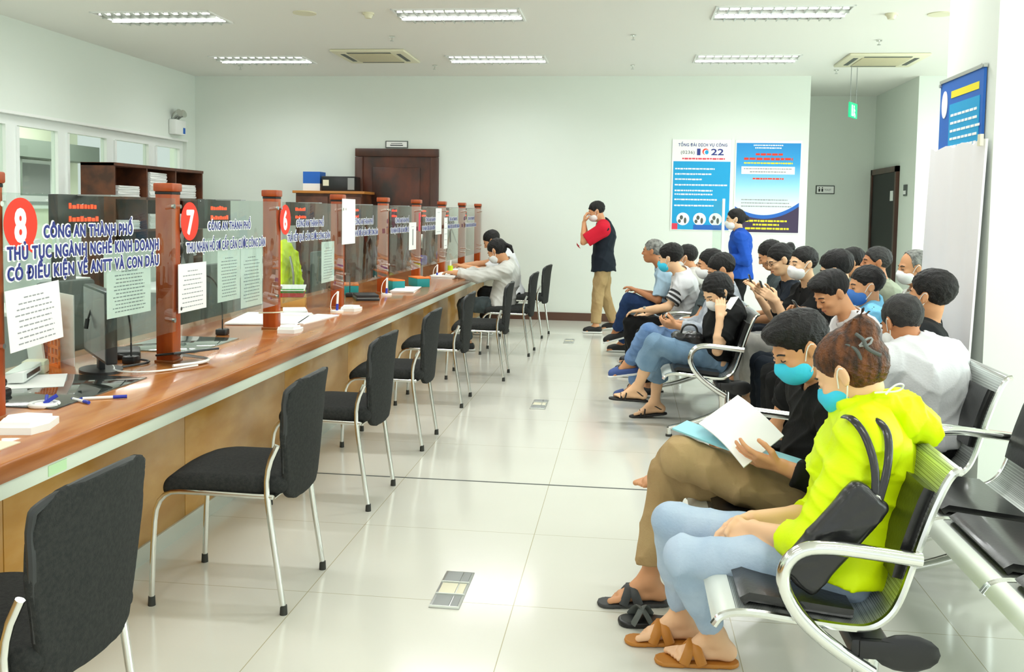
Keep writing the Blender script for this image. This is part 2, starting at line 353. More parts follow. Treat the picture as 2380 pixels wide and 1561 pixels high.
# doors
d = struct('door_1', MB().box(-3.76, -2.66, YB-.03, YB-.005, 0, 2.29), 'doorpanel')
obj('door_frame', MB().box(-3.80, -3.69, YB-.06, YB-.001, 0, 2.205, .006).box(-2.73, -2.62, YB-.06, YB-.001, 0, 2.205, .006).box(-3.80, -2.62, YB-.06, YB-.001, 2.21, 2.32, .006), 'door', d)
obj('door_panel', MB().box(-3.55, -2.88, YB-.045, YB-.028, 1.15, 2.06, .006), 'doorpanel', d)
obj('door_handle', MB().box(-2.86, -2.82, YB-.07, YB-.03, .95, 1.15, .01), 'chrome', d)
d = struct('door_2', MB().box(3.66, 3.685, 13.75, 15.0, 0, 2.12), 'dark')
obj('door_frame', MB().box(3.64, 3.70, 13.68, 13.75, 0, 2.2).box(3.64, 3.70, 15.0, 15.07, 0, 2.2).box(3.64, 3.70, 13.68, 15.07, 2.12, 2.2), 'door', d)
obj('door_notice', MB().box(3.652, 3.66, 13.85, 13.99, 1.72, 1.86), 'paper', d)
# plates on walls
p = tag(obj('door_plate', MB().box(-3.38, -3.06, YB-.014, YB-.001, 2.33, 2.43, .004), 'dgrey'), 'small grey framed plate on the wall above the brown door', 'sign')
obj('plate_face', MB().box(-3.365, -3.075, YB-.017, YB-.013, 2.342, 2.418), 'paper', p)
obj('lettering', MB().box(-3.30, -3.14, YB-.0185, YB-.0165, 2.39, 2.397).box(-3.31, -3.13, YB-.0185, YB-.0165, 2.362, 2.375), 'dink', p)
p = tag(obj('toilet_sign', MB().box(2.84, 3.12, 15.08, 15.098, 1.83, 1.96, .004), 'dgrey'), 'white toilet sign with two figures in the corridor', 'sign')
obj('plate_face', MB().box(2.855, 3.105, 15.074, 15.081, 1.843, 1.947), 'paper', p)
g = MB()
for x in (2.89, 2.935): g.box(x-.012, x+.012, 15.071, 15.075, 1.865, 1.91).disc((x, 15.071, 1.925), .009, .009, .004, 'y', 12)
obj('figures', g, 'dark', p)
textmesh('lettering', 'TOILET', .04, 'dink', p, (2.965, 15.073, 1.88), (PI/2, 0, 0), width=.72)
p = tag(obj('room_plate', MB().box(3.672, 3.688, 13.28, 13.42, 1.78, 1.93, .003), 'dgrey'), 'small dark square plate on the wall right of the corridor door', 'sign')
obj('plate_face', MB().box(3.667, 3.673, 13.30, 13.40, 1.80, 1.85), 'paper', p)
# exit sign hung from the ceiling, seen at an angle
p = thing('exit_sign', 'green running man exit sign hanging from ceiling at corridor mouth', 'sign', (2.66, 12.0, 2.68), PI/2-.5)
obj('housing', MB().box(-.15, .15, -.012, .012, 0, .18, .005), 'egreen', p)
obj('figure', MB().box(-.012, .02, -.0145, -.012, .055, .115).tube([(0, -.0135, .06), (-.03, -.0135, .02)], .007, 6).tube([(.012, -.0135, .06), (.04, -.0135, .035), (.04, -.0135, .01)], .007, 6).tube([(0, -.0135, .11), (.04, -.0135, .085)], .006, 6).disc((.008, -.0145, .135), .015, .015, .003, 'y', 14).box(-.09, -.05, -.0145, -.012, .02, .15), 'ewhite', p)
obj('hanger', MB().cyl((-.12, 0, .18), (-.12, 0, .64), .004, 6).cyl((.12, 0, .18), (.12, 0, .64), .004, 6), 'grey', p)
# ------------------------------------------------------------------ posters
def bars(mb, x0, x1, y, z, h, seed, jit=.35):
    r = random.Random(seed); x = x0
    while x < x1-.01:
        l = min(r.uniform(.5, 1.6)*h*1.6, x1-x); mb.box(x, x+l, y-.0014, y, z-h/2*(1-jit*r.random()), z+h/2); x += l+h*.35
P1 = tag(obj('hotline_poster', MB().box(.565, 1.335, YB-.008, YB-.002, 1.27, 2.48), 'paper'), 'blue and white hotline poster with three round photos on the back wall', 'poster')
ys = YB-.008
obj('blue_field', MB().box(.575, 1.325, ys-.002, ys, 1.28, 2.19), 'cyan', P1)
textmesh('lettering', 'TỔNG ĐÀI DỊCH VỤ CÔNG', .055, 'navy', P1, (.635, ys-.001, 2.39), (PI/2, 0, 0), fit=.64, off=.001)
textmesh('lettering', '(0236)', .06, 'dink', P1, (.67, ys-.001, 2.29), (PI/2, 0, 0), fit=.18)
textmesh('lettering', '1', .12, 'navy', P1, (.885, ys-.001, 2.275), (PI/2, 0, 0), fit=.04, off=.003)
textmesh('lettering', '22', .115, 'navy', P1, (1.07, ys-.001, 2.277), (PI/2, 0, 0), fit=.16, off=.003)
obj('emblem', MB().disc((.995, ys-.002, 2.32), .042, .042, .002, 'y'), 'red', P1); obj('emblem', MB().disc((1.004, ys-.0035, 2.312), .034, .034, .002, 'y'), 'wvinyl', P1); obj('emblem', MB().disc((1.01, ys-.005, 2.312), .024, .028, .002, 'y'), 'cyan', P1)
t = MB(); bars(t, .69, 1.25, ys-.001, 2.225, .022, 1); obj('small_print', t, 'pink', P1)
t = MB()
for i, (z, xe) in enumerate([(2.09, 1.12), (2.02, 1.08), (1.95, .97), (1.875, 1.29), (1.80, 1.10), (1.75, 1.10), (1.68, 1.16), (1.60, 1.13)]): bars(t, .60, xe, ys-.002, z, .02, i+3)
obj('small_print', t, 'wvinyl', P1)
for i, x in enumerate((.72, .94, 1.15)):
    e = obj('round_photo', MB().disc((x, ys-.0035, 1.42), .085, .085, .0015, 'y'), 'paper', P1)
    obj('photo_figure', MB().ell((x-.02, ys-.004, 1.44), (.022, .001, .03)).ell((x+.03, ys-.004, 1.40), (.018, .001, .04)).ell((x-.045, ys-.004, 1.39), (.02, .001, .025)), 'dgrey', e)
obj('corner_patch', MB().box(.575, .65, ys-.004, ys-.001, 1.28, 1.36), 'pink', P1)
obj('bottom_band', MB().box(.86, 1.325, ys-.0045, ys-.002, 1.28, 1.345), 'blue', P1)
obj('frame_edge', MB().box(.555, .565, YB-.012, YB-.001, 1.26, 2.49).box(1.335, 1.345, YB-.012, YB-.001, 1.26, 2.49), 'frame', P1)
P2 = tag(obj('guide_poster', MB().box(1.385, 2.245, YB-.008, YB-.002, 1.245, 2.475), 'paper'), 'sky blue poster with red headline and purple foot beside the corridor', 'poster')
def grad():
    m = mat('sky_gradient_print', (80, 176, 220), .6); nt = m.node_tree; tc = nt.nodes.new('ShaderNodeTexCoord'); s = nt.nodes.new('ShaderNodeSeparateXYZ'); r = nt.nodes.new('ShaderNodeValToRGB')
    nt.links.new(tc.outputs['Generated'], s.inputs[0]); nt.links.new(s.outputs[2], r.inputs[0]); nt.links.new(r.outputs[0], nt.nodes['Principled BSDF'].inputs[0])
    e = r.color_ramp.elements; e[0].position = .2; e[0].color = (*lin((222, 240, 238)), 1); e[1].position = 1; e[1].color = (*lin((30, 140, 212)), 1)
    q = r.color_ramp.elements.new(.45); q.color = (*lin((150, 212, 232)), 1); q = r.color_ramp.elements.new(.72); q.color = (*lin((50, 160, 220)), 1); return m
MT['grad'] = grad()
obj('printed_sky', MB().box(1.40, 2.23, ys-.002, ys, 1.44, 2.44), 'grad', P2)
n = 24; arc = [(1.40+.83*i/n, 1.44+.14*((2*i/n-1)**2)+(.06*i/n)) for i in range(n+1)]
obj('blue_swoosh', MB().prism([(1.40, 1.26), (2.23, 1.26)]+[(x, z+.02) for x, z in arc[::-1]], ys-.0035, ys-.001), 'blue', P2)
obj('purple_foot', MB().prism([(1.40, 1.26), (2.23, 1.26)]+[(x, z-.03) for x, z in arc[::-1]], ys-.005, ys-.002), 'purple', P2)
t = MB(); bars(t, 1.62, 2.0, ys-.002, 2.41, .016, 31); bars(t, 1.64, 1.98, ys-.002, 2.375, .016, 32); obj('small_print', t, 'wvinyl', P2)
t = MB(); bars(t, 1.65, 2.0, ys-.002, 2.29, .03, 33); bars(t, 1.50, 2.13, ys-.002, 2.23, .034, 34); bars(t, 1.62, 2.02, ys-.002, 1.97, .022, 44); obj('red_headline', t, 'red', P2)
t = MB(); bars(t, 1.50, 2.13, ys-.002, 2.175, .02, 35); obj('yellow_line', t, 'yellow', P2)
wb = MB().box(1.47, 2.16, ys-.004, ys-.001, 2.03, 2.13, .0008); w0 = obj('white_label', wb, 'wvinyl', P2)
t = MB(); bars(t, 1.50, 2.13, ys-.004, 2.10, .015, 36); bars(t, 1.58, 2.05, ys-.004, 2.06, .015, 37); obj('small_print', t, 'ink', w0)
for k in range(3): t = MB(); bars(t, 1.48, 2.08+.03*k, ys-.002, 1.69-.043*k, .014, 40+k); obj('small_print', t, 'ink', P2)
t = MB(); bars(t, 1.54, 2.08, ys-.005, 1.41, .026, 50); bars(t, 1.64, 1.98, ys-.005, 1.36, .026, 51); bars(t, 1.54, 2.12, ys-.005, 1.31, .026, 52); obj('yellow_line', t, 'yellow', P2)
# sign, panel and red board on the pillar
s = thing('notice_board', 'tilted blue notice with round emblem on the white pillar', 'sign', (1.858, 5.72, 1.93))
obj('panel', MB().box(-.018, -.004, -.40, .30, -.35, .36), 'blue', s)
obj('pale_field', MB().box(-.021, -.017, -.36, .12, -.06, .21), 'cyan', s)
obj('emblem', MB().disc((-.022, .21, .22), .05, .08, .003, 'x'), 'wvinyl', s)
t = MB()
for k, z in enumerate((.145, .10, .055, .01, -.035)):
    y = .09
    while y > -.33:
        l = .04+.03*random.random(); t.box(-.0225, -.0205, y-l, y, z-.008, z+.006); y -= l+.012
obj('small_print', t, 'wvinyl', s); obj('yellow_line', MB().box(-.0205, -.0175, -.34, .10, .245, .285), 'yellow', s); obj('yellow_line', MB().box(-.0205, -.0175, -.26, .10, -.125, -.10), 'yellow', s); obj('red_headline', MB().box(-.0205, -.0175, -.30, .16, -.215, -.17), 'pink', s)
obj('frame_edge', MB().box(-.024, -.004, -.41, .31, .35, .37).cyl((-.03, -.39, .36), (-.004, -.39, .36), .012, 8).cyl((-.03, .29, .34), (-.004, .29, .34), .012, 8), 'steel', s)
pn = MB(); yy = [5.22+.88*i/16 for i in range(17)]
pts = [(1.80-.012*math.sin(i*1.1)-.02*(i/16), y) for i, y in enumerate(yy)]
pn.prism(pts+[(x+.012, y) for x, y in pts[::-1]], 0.02, 1.89, 'z')
for i, v in enumerate(pn.v): pn.v[i] = (v[0]+(0.03 if v[2] > 1 else -.03), v[1], v[2]+(.012*math.sin(v[1]*23) if v[2] > 1 else 0))
o = tag(obj('white_panel', pn, mat('white_card_panel', (240, 238, 240), .6)), 'tall plain white panel leaning against the pillar under the blue notice', 'panel')
obj('tape', MB().box(1.795, 1.812, 5.20, 5.24, 1.86, 1.92), 'cream', o)
o = tag(obj('red_board', MB().box(2.165, 2.6, 5.18, 5.196, 1.40, 1.90), 'pink'), 'red framed board at the right edge on the pillar front', 'board')
obj('pale_field', MB().box(2.178, 2.58, 5.176, 5.181, 1.42, 1.64), mat('salmon_print', (240, 130, 140), .6), o)
# ------------------------------------------------------------------ ceiling fittings
def lightfit():
    t = thing('ceiling_light', '', 'ceiling light', (0, 0, CEIL), 0, 'louvred ceiling lights')
    obj('frame', MB().box(0, 1.2, 0, .02, -.012, 0).box(0, 1.2, .56, .58, -.012, 0).box(0, .02, 0, .58, -.012, 0).box(1.18, 1.2, 0, .58, -.012, 0), 'white', t)
    obj('reflector', MB().box(.02, 1.18, .02, .56, -.002, .0), 'refl', t)
    l = MB()
    for k in range(1, 12): l.prism([(.02+k*.0967-.010, -.003), (.02+k*.0967+.010, -.003), (.02+k*.0967+.003, -.03), (.02+k*.0967-.003, -.03)], .02, .56)
    for y in (.2, .38): l.box(.02, 1.18, y-.004, y+.004, -.030, -.003)
    obj('louvre', l, 'refl', t)
    for y in (.11, .29, .47): obj('lamp_tube', MB().cyl((.04, y, -.006), (1.16, y, -.006), .008, 8), 'tube', t)
    return t
lf = lightfit(); first = True
names = {(0, 4): 'leftmost louvred light of the nearer ceiling row', (1, 4): 'second louvred light from the left, nearer ceiling row', (2, 4): 'third louvred light from the left, nearer ceiling row', (3, 4): 'louvred light of the nearer ceiling row beyond the pillar',
         (0, 5): 'leftmost louvred light of the far ceiling row', (1, 5): 'louvred light between the two air conditioner cassettes, right of the left one', (2, 5): 'louvred light of the far row left of the right cassette', (3, 5): 'far row louvred light half hidden by the pillar'}
for (i, j), lb in names.items():
    o = lf if first else dup(lf, (0, 0, 0)); first = False
    o.location = (LIGHTX[i], LIGHTY[j], CEIL); o['label'] = lb
def cassette(x, y, lb):
    t = thing('air_conditioner', lb, 'air conditioner', (x, y, CEIL), 0, 'ceiling cassette air conditioners')
    obj('housing', MB().box(-.44, .44, -.44, .44, -.03, 0, .012), 'cream', t)
    obj('grille', MB().box(-.27, .27, -.27, .27, -.04, -.028, .006), mat('cassette_grille', (206, 198, 164), .6, bump=.6, bscale=90), t)
    for (a, b, c, d) in ((-.26, .26, .31, .36), (-.26, .26, -.36, -.31), (.31, .36, -.26, .26), (-.36, -.31, -.26, .26)): obj('air_slot', MB().box(a, b, c, d, -.034, -.029), 'dgrey', t)
cassette(-3.05, 11.22, 'left ceiling air conditioner cassette above the counter'); cassette(2.86, 11.6, 'right ceiling air conditioner cassette near the corridor')
def sprink():
    t = thing('sprinkler', '', 'sprinkler', (0, 0, CEIL), 0, 'ceiling sprinklers')
    obj('stem', MB().cyl((0, 0, -.012), (0, 0, 0), .03, 12).cyl((0, 0, -.05), (0, 0, -.01), .008, 8), 'chrome', t); obj('deflector', MB().cyl((0, 0, -.054), (0, 0, -.05), .02, 10), 'steel', t); return t
sk = sprink(); first = True
for (x, y, lb) in [(-2.55, 10.0, 'sprinkler between near and far light rows, above the brown door'), (-2.5, 12.0, 'sprinkler close to the back wall right of the left cassette'), (-5.08, 12.0, 'leftmost sprinkler near the back wall corner'), (0, 10.0, 'middle sprinkler of the nearer sprinkler row'), (0, 12.0, 'middle sprinkler near the back wall'), (2.53, 10.35, 'sprinkler just in front of the right cassette'), (2.53, 12.4, 'sprinkler behind the right cassette near the corridor')]:
    o = sk if first else dup(sk, (0, 0, 0)); first = False
    o.location = (x, y, CEIL); o['label'] = lb
for (x, y, lb) in [(-3.09, 8.8, 'round flat ceiling speaker left of the second light'), (2.74, 9.07, 'round flat ceiling speaker beside the pillar')]:
    tag(obj('ceiling_speaker', MB().cyl((x, y, CEIL-.008), (x, y, CEIL), .11, 24), 'cream'), lb, 'speaker', 'round ceiling speakers')
for (x, y, lb) in [(-2.48, 8.83, 'smoke detector left of the second near light'), (2.31, 9.05, 'smoke detector right of the third near light')]:
    t = thing('smoke_detector', lb, 'smoke detector', (x, y, CEIL), 0, 'smoke detectors')
    obj('base_ring', MB().cyl((0, 0, -.015), (0, 0, 0), .055, 20), 'cream', t); obj('sensor', MB().tube([(0, 0, -.05), (0, 0, -.015)], .03, 16, True, .045), 'cream', t)
# emergency lamp over the windows
t = thing('emergency_light', 'white twin spot emergency light above the left windows', 'emergency light', (XL+.005, 12.3, 2.42))
obj('battery_box', MB().box(0, .10, -.13, .17, .02, .22, .01), 'white', t); obj('sticker', MB().box(.10, .103, .08, .14, .04, .12), 'blue', t)
for y in (-.04, .08): obj('lamp_head', MB().tube([(.02, y, .24), (.06, y, .29), (.12, y-.02, .31)], .02, 14, True, .055), 'chrome', t)
o = tag(obj('cctv_stub', MB().box(XL, XL+.02, 10.9, 11.0, 2.62, 2.70, .004), 'cream'), 'small cream box high on the left wall', 'box') if False else None
# floor outlet grilles
def grille(y, lb):
    t = thing('floor_outlet', lb, 'floor outlet', (-.648, y, 0), 0, 'steel floor outlets')
    obj('frame', MB().box(-.058, .058, -.18, .18, 0, .004, .001), 'steel', t)
    for yy in (-.177, -.059, .059): obj('bar', MB().box(-.055, .055, yy-.003, yy+.003, .004, .01), 'metalp', t)
    for k in (-1, 0, 1): obj('cover', MB().box(-.048, .015, -.05+k*.118, .05+k*.118, .004, .007, .001).box(.02, .048, -.05+k*.118, .05+k*.118, .004, .007, .001), 'grey' if k else 'cream', t)
grille(3.57, 'nearest steel floor outlet in the middle of the aisle'); grille(7.2, 'middle steel floor outlet in the aisle'); grille(10.85, 'farthest steel floor outlet near the standing man')
# ------------------------------------------------------------------ the counter
Y0c, Y1c = -1.0, YB-.02
ct = thing('service_counter', 'long varnished wooden service counter with white edge strip', 'counter', (-2.1, 6, 0))
def cobj(n, mb, m): mb.xf(Matrix.Translation((2.1, -6, 0))); return obj(n, mb, m, ct)
cobj('worktop', MB().box(-2.62, -1.665, Y0c, Y1c, .735, .775, .004), 'counter')
cobj('edge_board', MB().box(-1.672, -1.655, Y0c, Y1c, .722, .772, .003), 'edge')
cobj('edge_strip', MB().box(-1.70, -1.668, Y0c, Y1c, .672, .722, .003), 'strip')
cobj('underside', MB().box(-2.6, -1.70, Y0c, Y1c, .66, .735), 'edge')
y = Y0c
k = 0
while y < Y1c-.1:
    y2 = min(y+1.255, Y1c); cobj('front_panel', MB().box(-2.0, -1.965, y+.002, y2-.002, .07, .665, .002), 'panel'); y = y2
cobj('plinth', MB().box(-1.99, -1.955, Y0c, Y1c, 0, .075), 'plinth'); cobj('rear_panel', MB().box(-2.6, -2.56, Y0c, Y1c, 0, .66), 'panel')
s = obj('sticker', MB().box(-1.668, -1.666, 2.55, 2.64, .68, .712), mat('pale_green_sticker', (190, 224, 176), .6), ct); s.location = (2.1, -6, 0)
PY = [1.53, 2.79, 4.04, 5.29, 6.545, 7.80, 9.06, 10.33, 11.6, 12.84]
def post():
    t = thing('counter_post', '', 'post', (0, 0, 0), 0, 'wooden posts along the counter')
    obj('shaft', MB().box(-.04, .04, -.04, .04, 0, .765, .006), 'post', t)
    obj('foot_block', MB().box(-.046, .046, -.046, .046, 0, .012, .003), 'edge', t)
    obj('neck', MB().box(-.041, .041, -.041, .041, .752, .765, .003), 'dark', t)
    obj('capital', MB().box(-.047, .047, -.047, .047, .765, .803, .007), 'post', t)
    for z in (.24, .70): obj('clip', MB().cyl((.038, .012, z), (.056, .012, z), .009, 10), 'chrome', t)
    return t
pp = post(); nm = ['', 'wooden post at the left picture edge', 'wooden post between windows 8 and 7', 'wooden post between windows 7 and 6, cable tied round its foot', 'wooden post between window 6 and the hanging white sheet', 'fifth wooden post, behind the teal boxes', 'sixth wooden post, right of the hanging white notice', 'seventh wooden post of the counter', 'second wooden post from the back wall', 'last wooden post nearest the back wall']
for i in range(1, 10):
    o = pp if i == 1 else dup(pp, (0, 0, 0)); o.location = (-2.05, PY[i] if i > 1 else 2.815, .775); o['label'] = nm[i]
gl = ['glass screen with red circle 8 and two lines under it', 'glass screen with red circle 7', 'glass screen with red circle 6', 'glass screen left of the fifth post, white sheet hung on it', 'glass screen behind the teal tissue boxes', 'glass screen with folded papers before the sixth window', 'glass screen before the goose neck microphones near the end', 'second glass screen from the end', 'glass screen nearest the back wall']
XG = -2.002; GF = .977
gz = lambda z: CH+(z-CH)*GF
rot90 = (PI/2, 0, PI/2)
def lettering(parent, s, size, y0, z, fit, m='navy', off=.0012):
    y0 *= GF; fit *= GF; size *= GF; z = gz(z)
    textmesh('letter_outline', s, size, 'wvinyl', parent, (XG+.0045, y0-.005, z), rot90, fit=fit+.010, off=.0058+off*.4, ext=.0002)
    textmesh('lettering', s, size, m, parent, (XG+.0055, y0, z), rot90, fit=fit, off=off, ext=.0003)
for i in range(1, 9):
    a, b = PY[i], PY[i+1]
    t = thing('glass_screen', gl[i-1], 'glass screen', (0, 0, 0), 0, 'glass screens over the counter')
    obj('pane', MB().box(XG-.003, XG+.003, a+.045, b-.03, gz(.905), gz(1.512), .001), 'glass', t)
    for z in (.97, 1.475): obj('fixing', MB().cyl((XG+.001, b-.055, z), (XG+.012, b-.055, z), .011, 10), 'chrome', t)
    n = 9-i
    ya = a+.12
    if n >= 6:
        cz = 1.408; a_ = a; a = (a+.205)*GF-.205; obj('number_disc', MB().disc((XG+.0032, a+.205, cz), .088, .088, .001, 'x', 40), 'red', t)
        textmesh('numeral', str(n), .15, 'wvinyl', t, (XG+.0045, a+.176, cz-.055), rot90, fit=.052 if n != 7 else .066, off=.006); a = a_
    if n == 8:
        obj('number_tail', MB().prism([(a+.13, 1.345), (a+.20, 1.35), (a+.215, 1.30)], XG+.0032, XG+.0040, 'x'), 'red', t)
        lettering(t, 'CÔNG AN THÀNH PHỐ', .062, 3.12, 1.358, .60, off=.0022)
        lettering(t, 'THỦ TỤC NGÀNH NGHỀ KINH DOANH', .062, 2.92, 1.288, 1.02, off=.0022)
        lettering(t, 'CÓ ĐIỀU KIỆN VỀ ANTT VÀ CON DẤU', .062, 2.92, 1.219, 1.02, off=.0022)
    elif n == 7:
        lettering(t, 'CÔNG AN THÀNH PHỐ', .056, a+.40, 1.362, .52)
        lettering(t, 'THU NHẬN HỒ SƠ CẤP CĂN CƯỚC CÔNG DÂN', .062, a+.17, 1.262, .96)
    else:
        lettering(t, 'CÔNG AN THÀNH PHỐ', .056, a+.40, 1.362, .52)
        lettering(t, 'TRẢ KẾT QUẢ CĂN CƯỚC CÔNG DÂN' if n == 6 else 'THU NHẬN HỒ SƠ CẤP CĂN CƯỚC CÔNG DÂN', .058, a+.24, 1.275, .82)
def sheet(name, lb, y0, y1, z0, z1, x=XG+.006, lines=9, m='paper', cat='notice', side=1, tilt=0):
    y0 *= GF; y1 *= GF; z0 = gz(z0); z1 = gz(z1)
    t = MB().box(x, x+.0012, y0, y1, z0, z1)
    if tilt:
        for q, v in enumerate(t.v): t.v[q] = (v[0], v[1]+tilt*(v[2]-z1), v[2]+.06*(v[1]-y0))
    o = tag(obj(name, t, m), lb, cat); L = MB(); W = y1-y0; H = z1-z0; r = random.Random(int(y0*100))
    xx = x+.0012 if side > 0 else x-.0006
    for k in range(lines):
        z = z1-H*(.16+.74*k/max(1, lines-1)); s = .32 if k == 0 else .12+.1*r.random()
        yy = y0+W*s
        while yy < y1-W*s:
            l = .01+.016*r.random(); L.box(xx, xx+.0006, yy, min(yy+l, y1-W*s), z-.0022, z+.0022); yy += l+.006
    if tilt:
        for q, v in enumerate(L.v): L.v[q] = (v[0], v[1]+tilt*(v[2]-z1), v[2]+.06*(v[1]-y0))
    if lines: obj('printed_lines', L, 'ink', o)
    return o
sheet('paper_notice', 'white printed notice stuck low on the window 8 glass at left', 2.90, 3.20, .975, 1.185, tilt=-.12)
sheet('paper_notice', 'white form stuck behind the window 8 glass beside its post', 3.55, 3.90, 1.02, 1.24, x=XG-.012, lines=12)
sheet('paper_notice', 'white notice on window 7 glass, next to its left post', 4.12, 4.41, .985, 1.21)
sheet('paper_notice', 'tall form behind window 7 glass beside the microphone', 4.58, 4.86, .99, 1.255, x=XG-.012, lines=13)
sheet('paper_notice', 'narrow tall form behind window 7 glass against its right post', 4.88, 5.18, .93, 1.255, x=XG-.016, lines=14)
sheet('paper_notice', 'long form behind window 6 glass next to its right post', 6.22, 6.50, .97, 1.25, x=XG-.012, lines=12)
sheet('hanging_sheet', 'tall white sheet clipped over the glass right of window 6', 6.62, 6.95, 1.22, 1.55, lines=0)
so_ = sheet('hanging_sheet', 'white notice with a dark vertical slit on the screen before the sixth post', 8.72, 9.02, 1.10, 1.36, lines=1)
obj('slit_marker', MB().box(XG+.0075, XG+.009, 8.66, 8.68, 1.15, 1.30), 'dark', so_)
sheet('hanging_sheet', 'white sheet hung on the screen at the seventh post', 9.95, 10.27, 1.22, 1.50, lines=2)
sheet('paper_notice', 'short white sheet beyond the seventh post', 10.42, 10.62, 1.05, 1.4, lines=5)
sheet('red_strip', 'narrow red sheet on glass right of the sixth post', 9.13, 9.2, 1.27, 1.45, lines=0, m='pink', cat='sheet')
# LED displays behind the glass
def led(i):
    y = (PY[i]+PY[i+1])/2
    t = thing('led_display', 'red LED display behind the %s' % gl[i-1].replace('glass screen', 'screen'), 'LED display', (-2.16, y+.10, 1.385), 0, 'red LED displays behind the screens')
    obj('housing', MB().box(-.02, .02, -.16, .16, -.02, .13, .004), 'black', t); L = MB(); r = random.Random(i)
    for z in (.025, .075):
        yy = -.09
        while yy < .1: l = .012+.012*r.random(); L.box(.0205, .0225, yy, yy+l, z, z+.022*r.uniform(.6, 1)); yy += l+.008
    obj('glowing_text', L, 'led', t); obj('bracket', MB().box(.018, .158, -.03, .03, .125, .131), 'grey', t)
for i in range(1, 9): led(i)

# ------------------------------------------------------------------ chairs at the counter (front towards the counter, -x)
def counter_chair():
    t = thing('visitor_chair', '', 'chair', (0, 0, 0), 0, 'black visitor chairs along the counter')
    def seatfn(P):
        x, y, z = P; zz = z-.468-.10*np.clip(-x-.36, 0, 1)*-1.0+.0
        q = np.clip(-x-.30, 0, .3); zz = z-.468+1.2*q*q-.010*np.cos(y*9)
        w = .225-.02*np.clip((x+.1)/.1, 0, 1)
        return rbox([x+.215, y*(.225/w), zz], (0, 0, 0), (.235, .225, .036), .034)
    obj('seat', sdfmesh('seat', seatfn, (-.47, -.26, .36), (.04, .26, .53), .007), 'blackm', t)
    def backfn(P, h=0):
        x, y, z = P; v = (z-.40)/.45
        xc = .02+.045*v+.05*np.clip(v-.75, 0, 1)**1.4-.55*y*y-.3*y*y*np.clip(v, 0, 1)
        wd = .165+.06*np.clip(v*1.6, 0, 1)
        ys = y*(.225/wd); top = .855-.06*np.clip(np.abs(ys)-.14, 0, 1)/.085*np.clip(np.abs(ys)-.14, 0, 1)/.03*.5
        return rbox([(x-xc), ys, z-.625], (0, 0, 0), (.013, .225, .235), .012)
    def fin(P):
        d = backfn(P); x, y, z = P
        c = np.sqrt(np.maximum(np.abs(y)-.13, 0)**2+np.maximum(z-.765, 0)**2)-.088
        b = np.sqrt(np.maximum(np.abs(y)-.085, 0)**2+np.maximum(.51-z, 0)**2)-.115-np.clip(z-.49, 0, .06)*1.5
        return np.maximum(np.maximum(d, c), b)
    obj('backrest', sdfmesh('backrest', fin, (-.06, -.25, .36), (.26, .25, .88), .006), 'blackm', t)
    rp = []
    for i in range(25):
        a = PI*i/24; yy = -.13*math.cos(a)-(.088*math.cos(a)); zz = .765+.088*math.sin(a)**.6 if 0 < i < 24 else .765
        yy = max(-.214, min(.214, yy*1.06)); v = (zz-.40)/.45; rp.append((.02+.045*v+.05*max(0, v-.75)**1.4-.85*yy*yy, yy, zz))
    left = [(.02+.045*v-.55*.2*.2-.3*.2*.2*v, -.212+.055*(1-min(1, v*1.6)), .40+.45*v) for v in (.25, .4, .55, .7)]
    right = [(a, -b, c) for a, b, c in left[::-1]]
    obj('back_rim', MB().tube(left+rp+right, .011, 8, True, None, 1), 'rim', t)
    for s in (-1, 1):
        y = s*.222
        obj('leg', MB().tube([(-.485, y, .03), (-.475, y, .30), (-.462, y, .385), (-.42, y, .43), (-.36, y, .437), (-.02, y*.99, .432)], .0105, 10, True, None, 1), 'chrome', t)
        obj('leg', MB().tube([(.02, y, .03), (-.03, y, .35), (-.045, y, .47), (-.035, y, .55), (-.005, y*.97, .62)], .0115, 10, True, None, 1), 'chrome', t)
        for x in (-.485, .022): obj('leg_cap', MB().cyl((x, y, 0), (x, y, .035), .014, 12, .0125), 'rubber', t)
    obj('stretcher', MB().cyl((-.02, -.22, .43), (-.02, .22, .43), .009, 8).cyl((-.40, -.22, .432), (-.40, .22, .432), .009, 8), 'chrome', t)
    return t
cc = counter_chair()
CL = ['nearest black mesh chair, cut off at the lower left corner', 'second black mesh chair from the camera, side on to the counter', 'third black mesh chair from the camera', 'fourth black mesh chair along the counter', 'fifth black mesh chair along the counter', 'black chair just before the person in the grey hoodie', 'black chair on which the person in the grey hoodie sits', 'farthest black chair by the back wall, its back turned to the wall']
CP = [(-1.275, 2.08, -.04), (-1.235, 3.47, 0), (-1.25, 4.68, -.03), (-1.25, 5.87, .0), (-1.24, 7.18, .02), (-1.08, 8.36, .03), (-1.00, 9.82, -.03), (-.98, 11.25, -.1)]
for i, (x, y, r) in enumerate(CP):
    o = cc if i == 0 else dup(cc, (0, 0, 0))
    o.location = (x, y, 0); o.rotation_euler = (0, 0, r); o['label'] = CL[i]
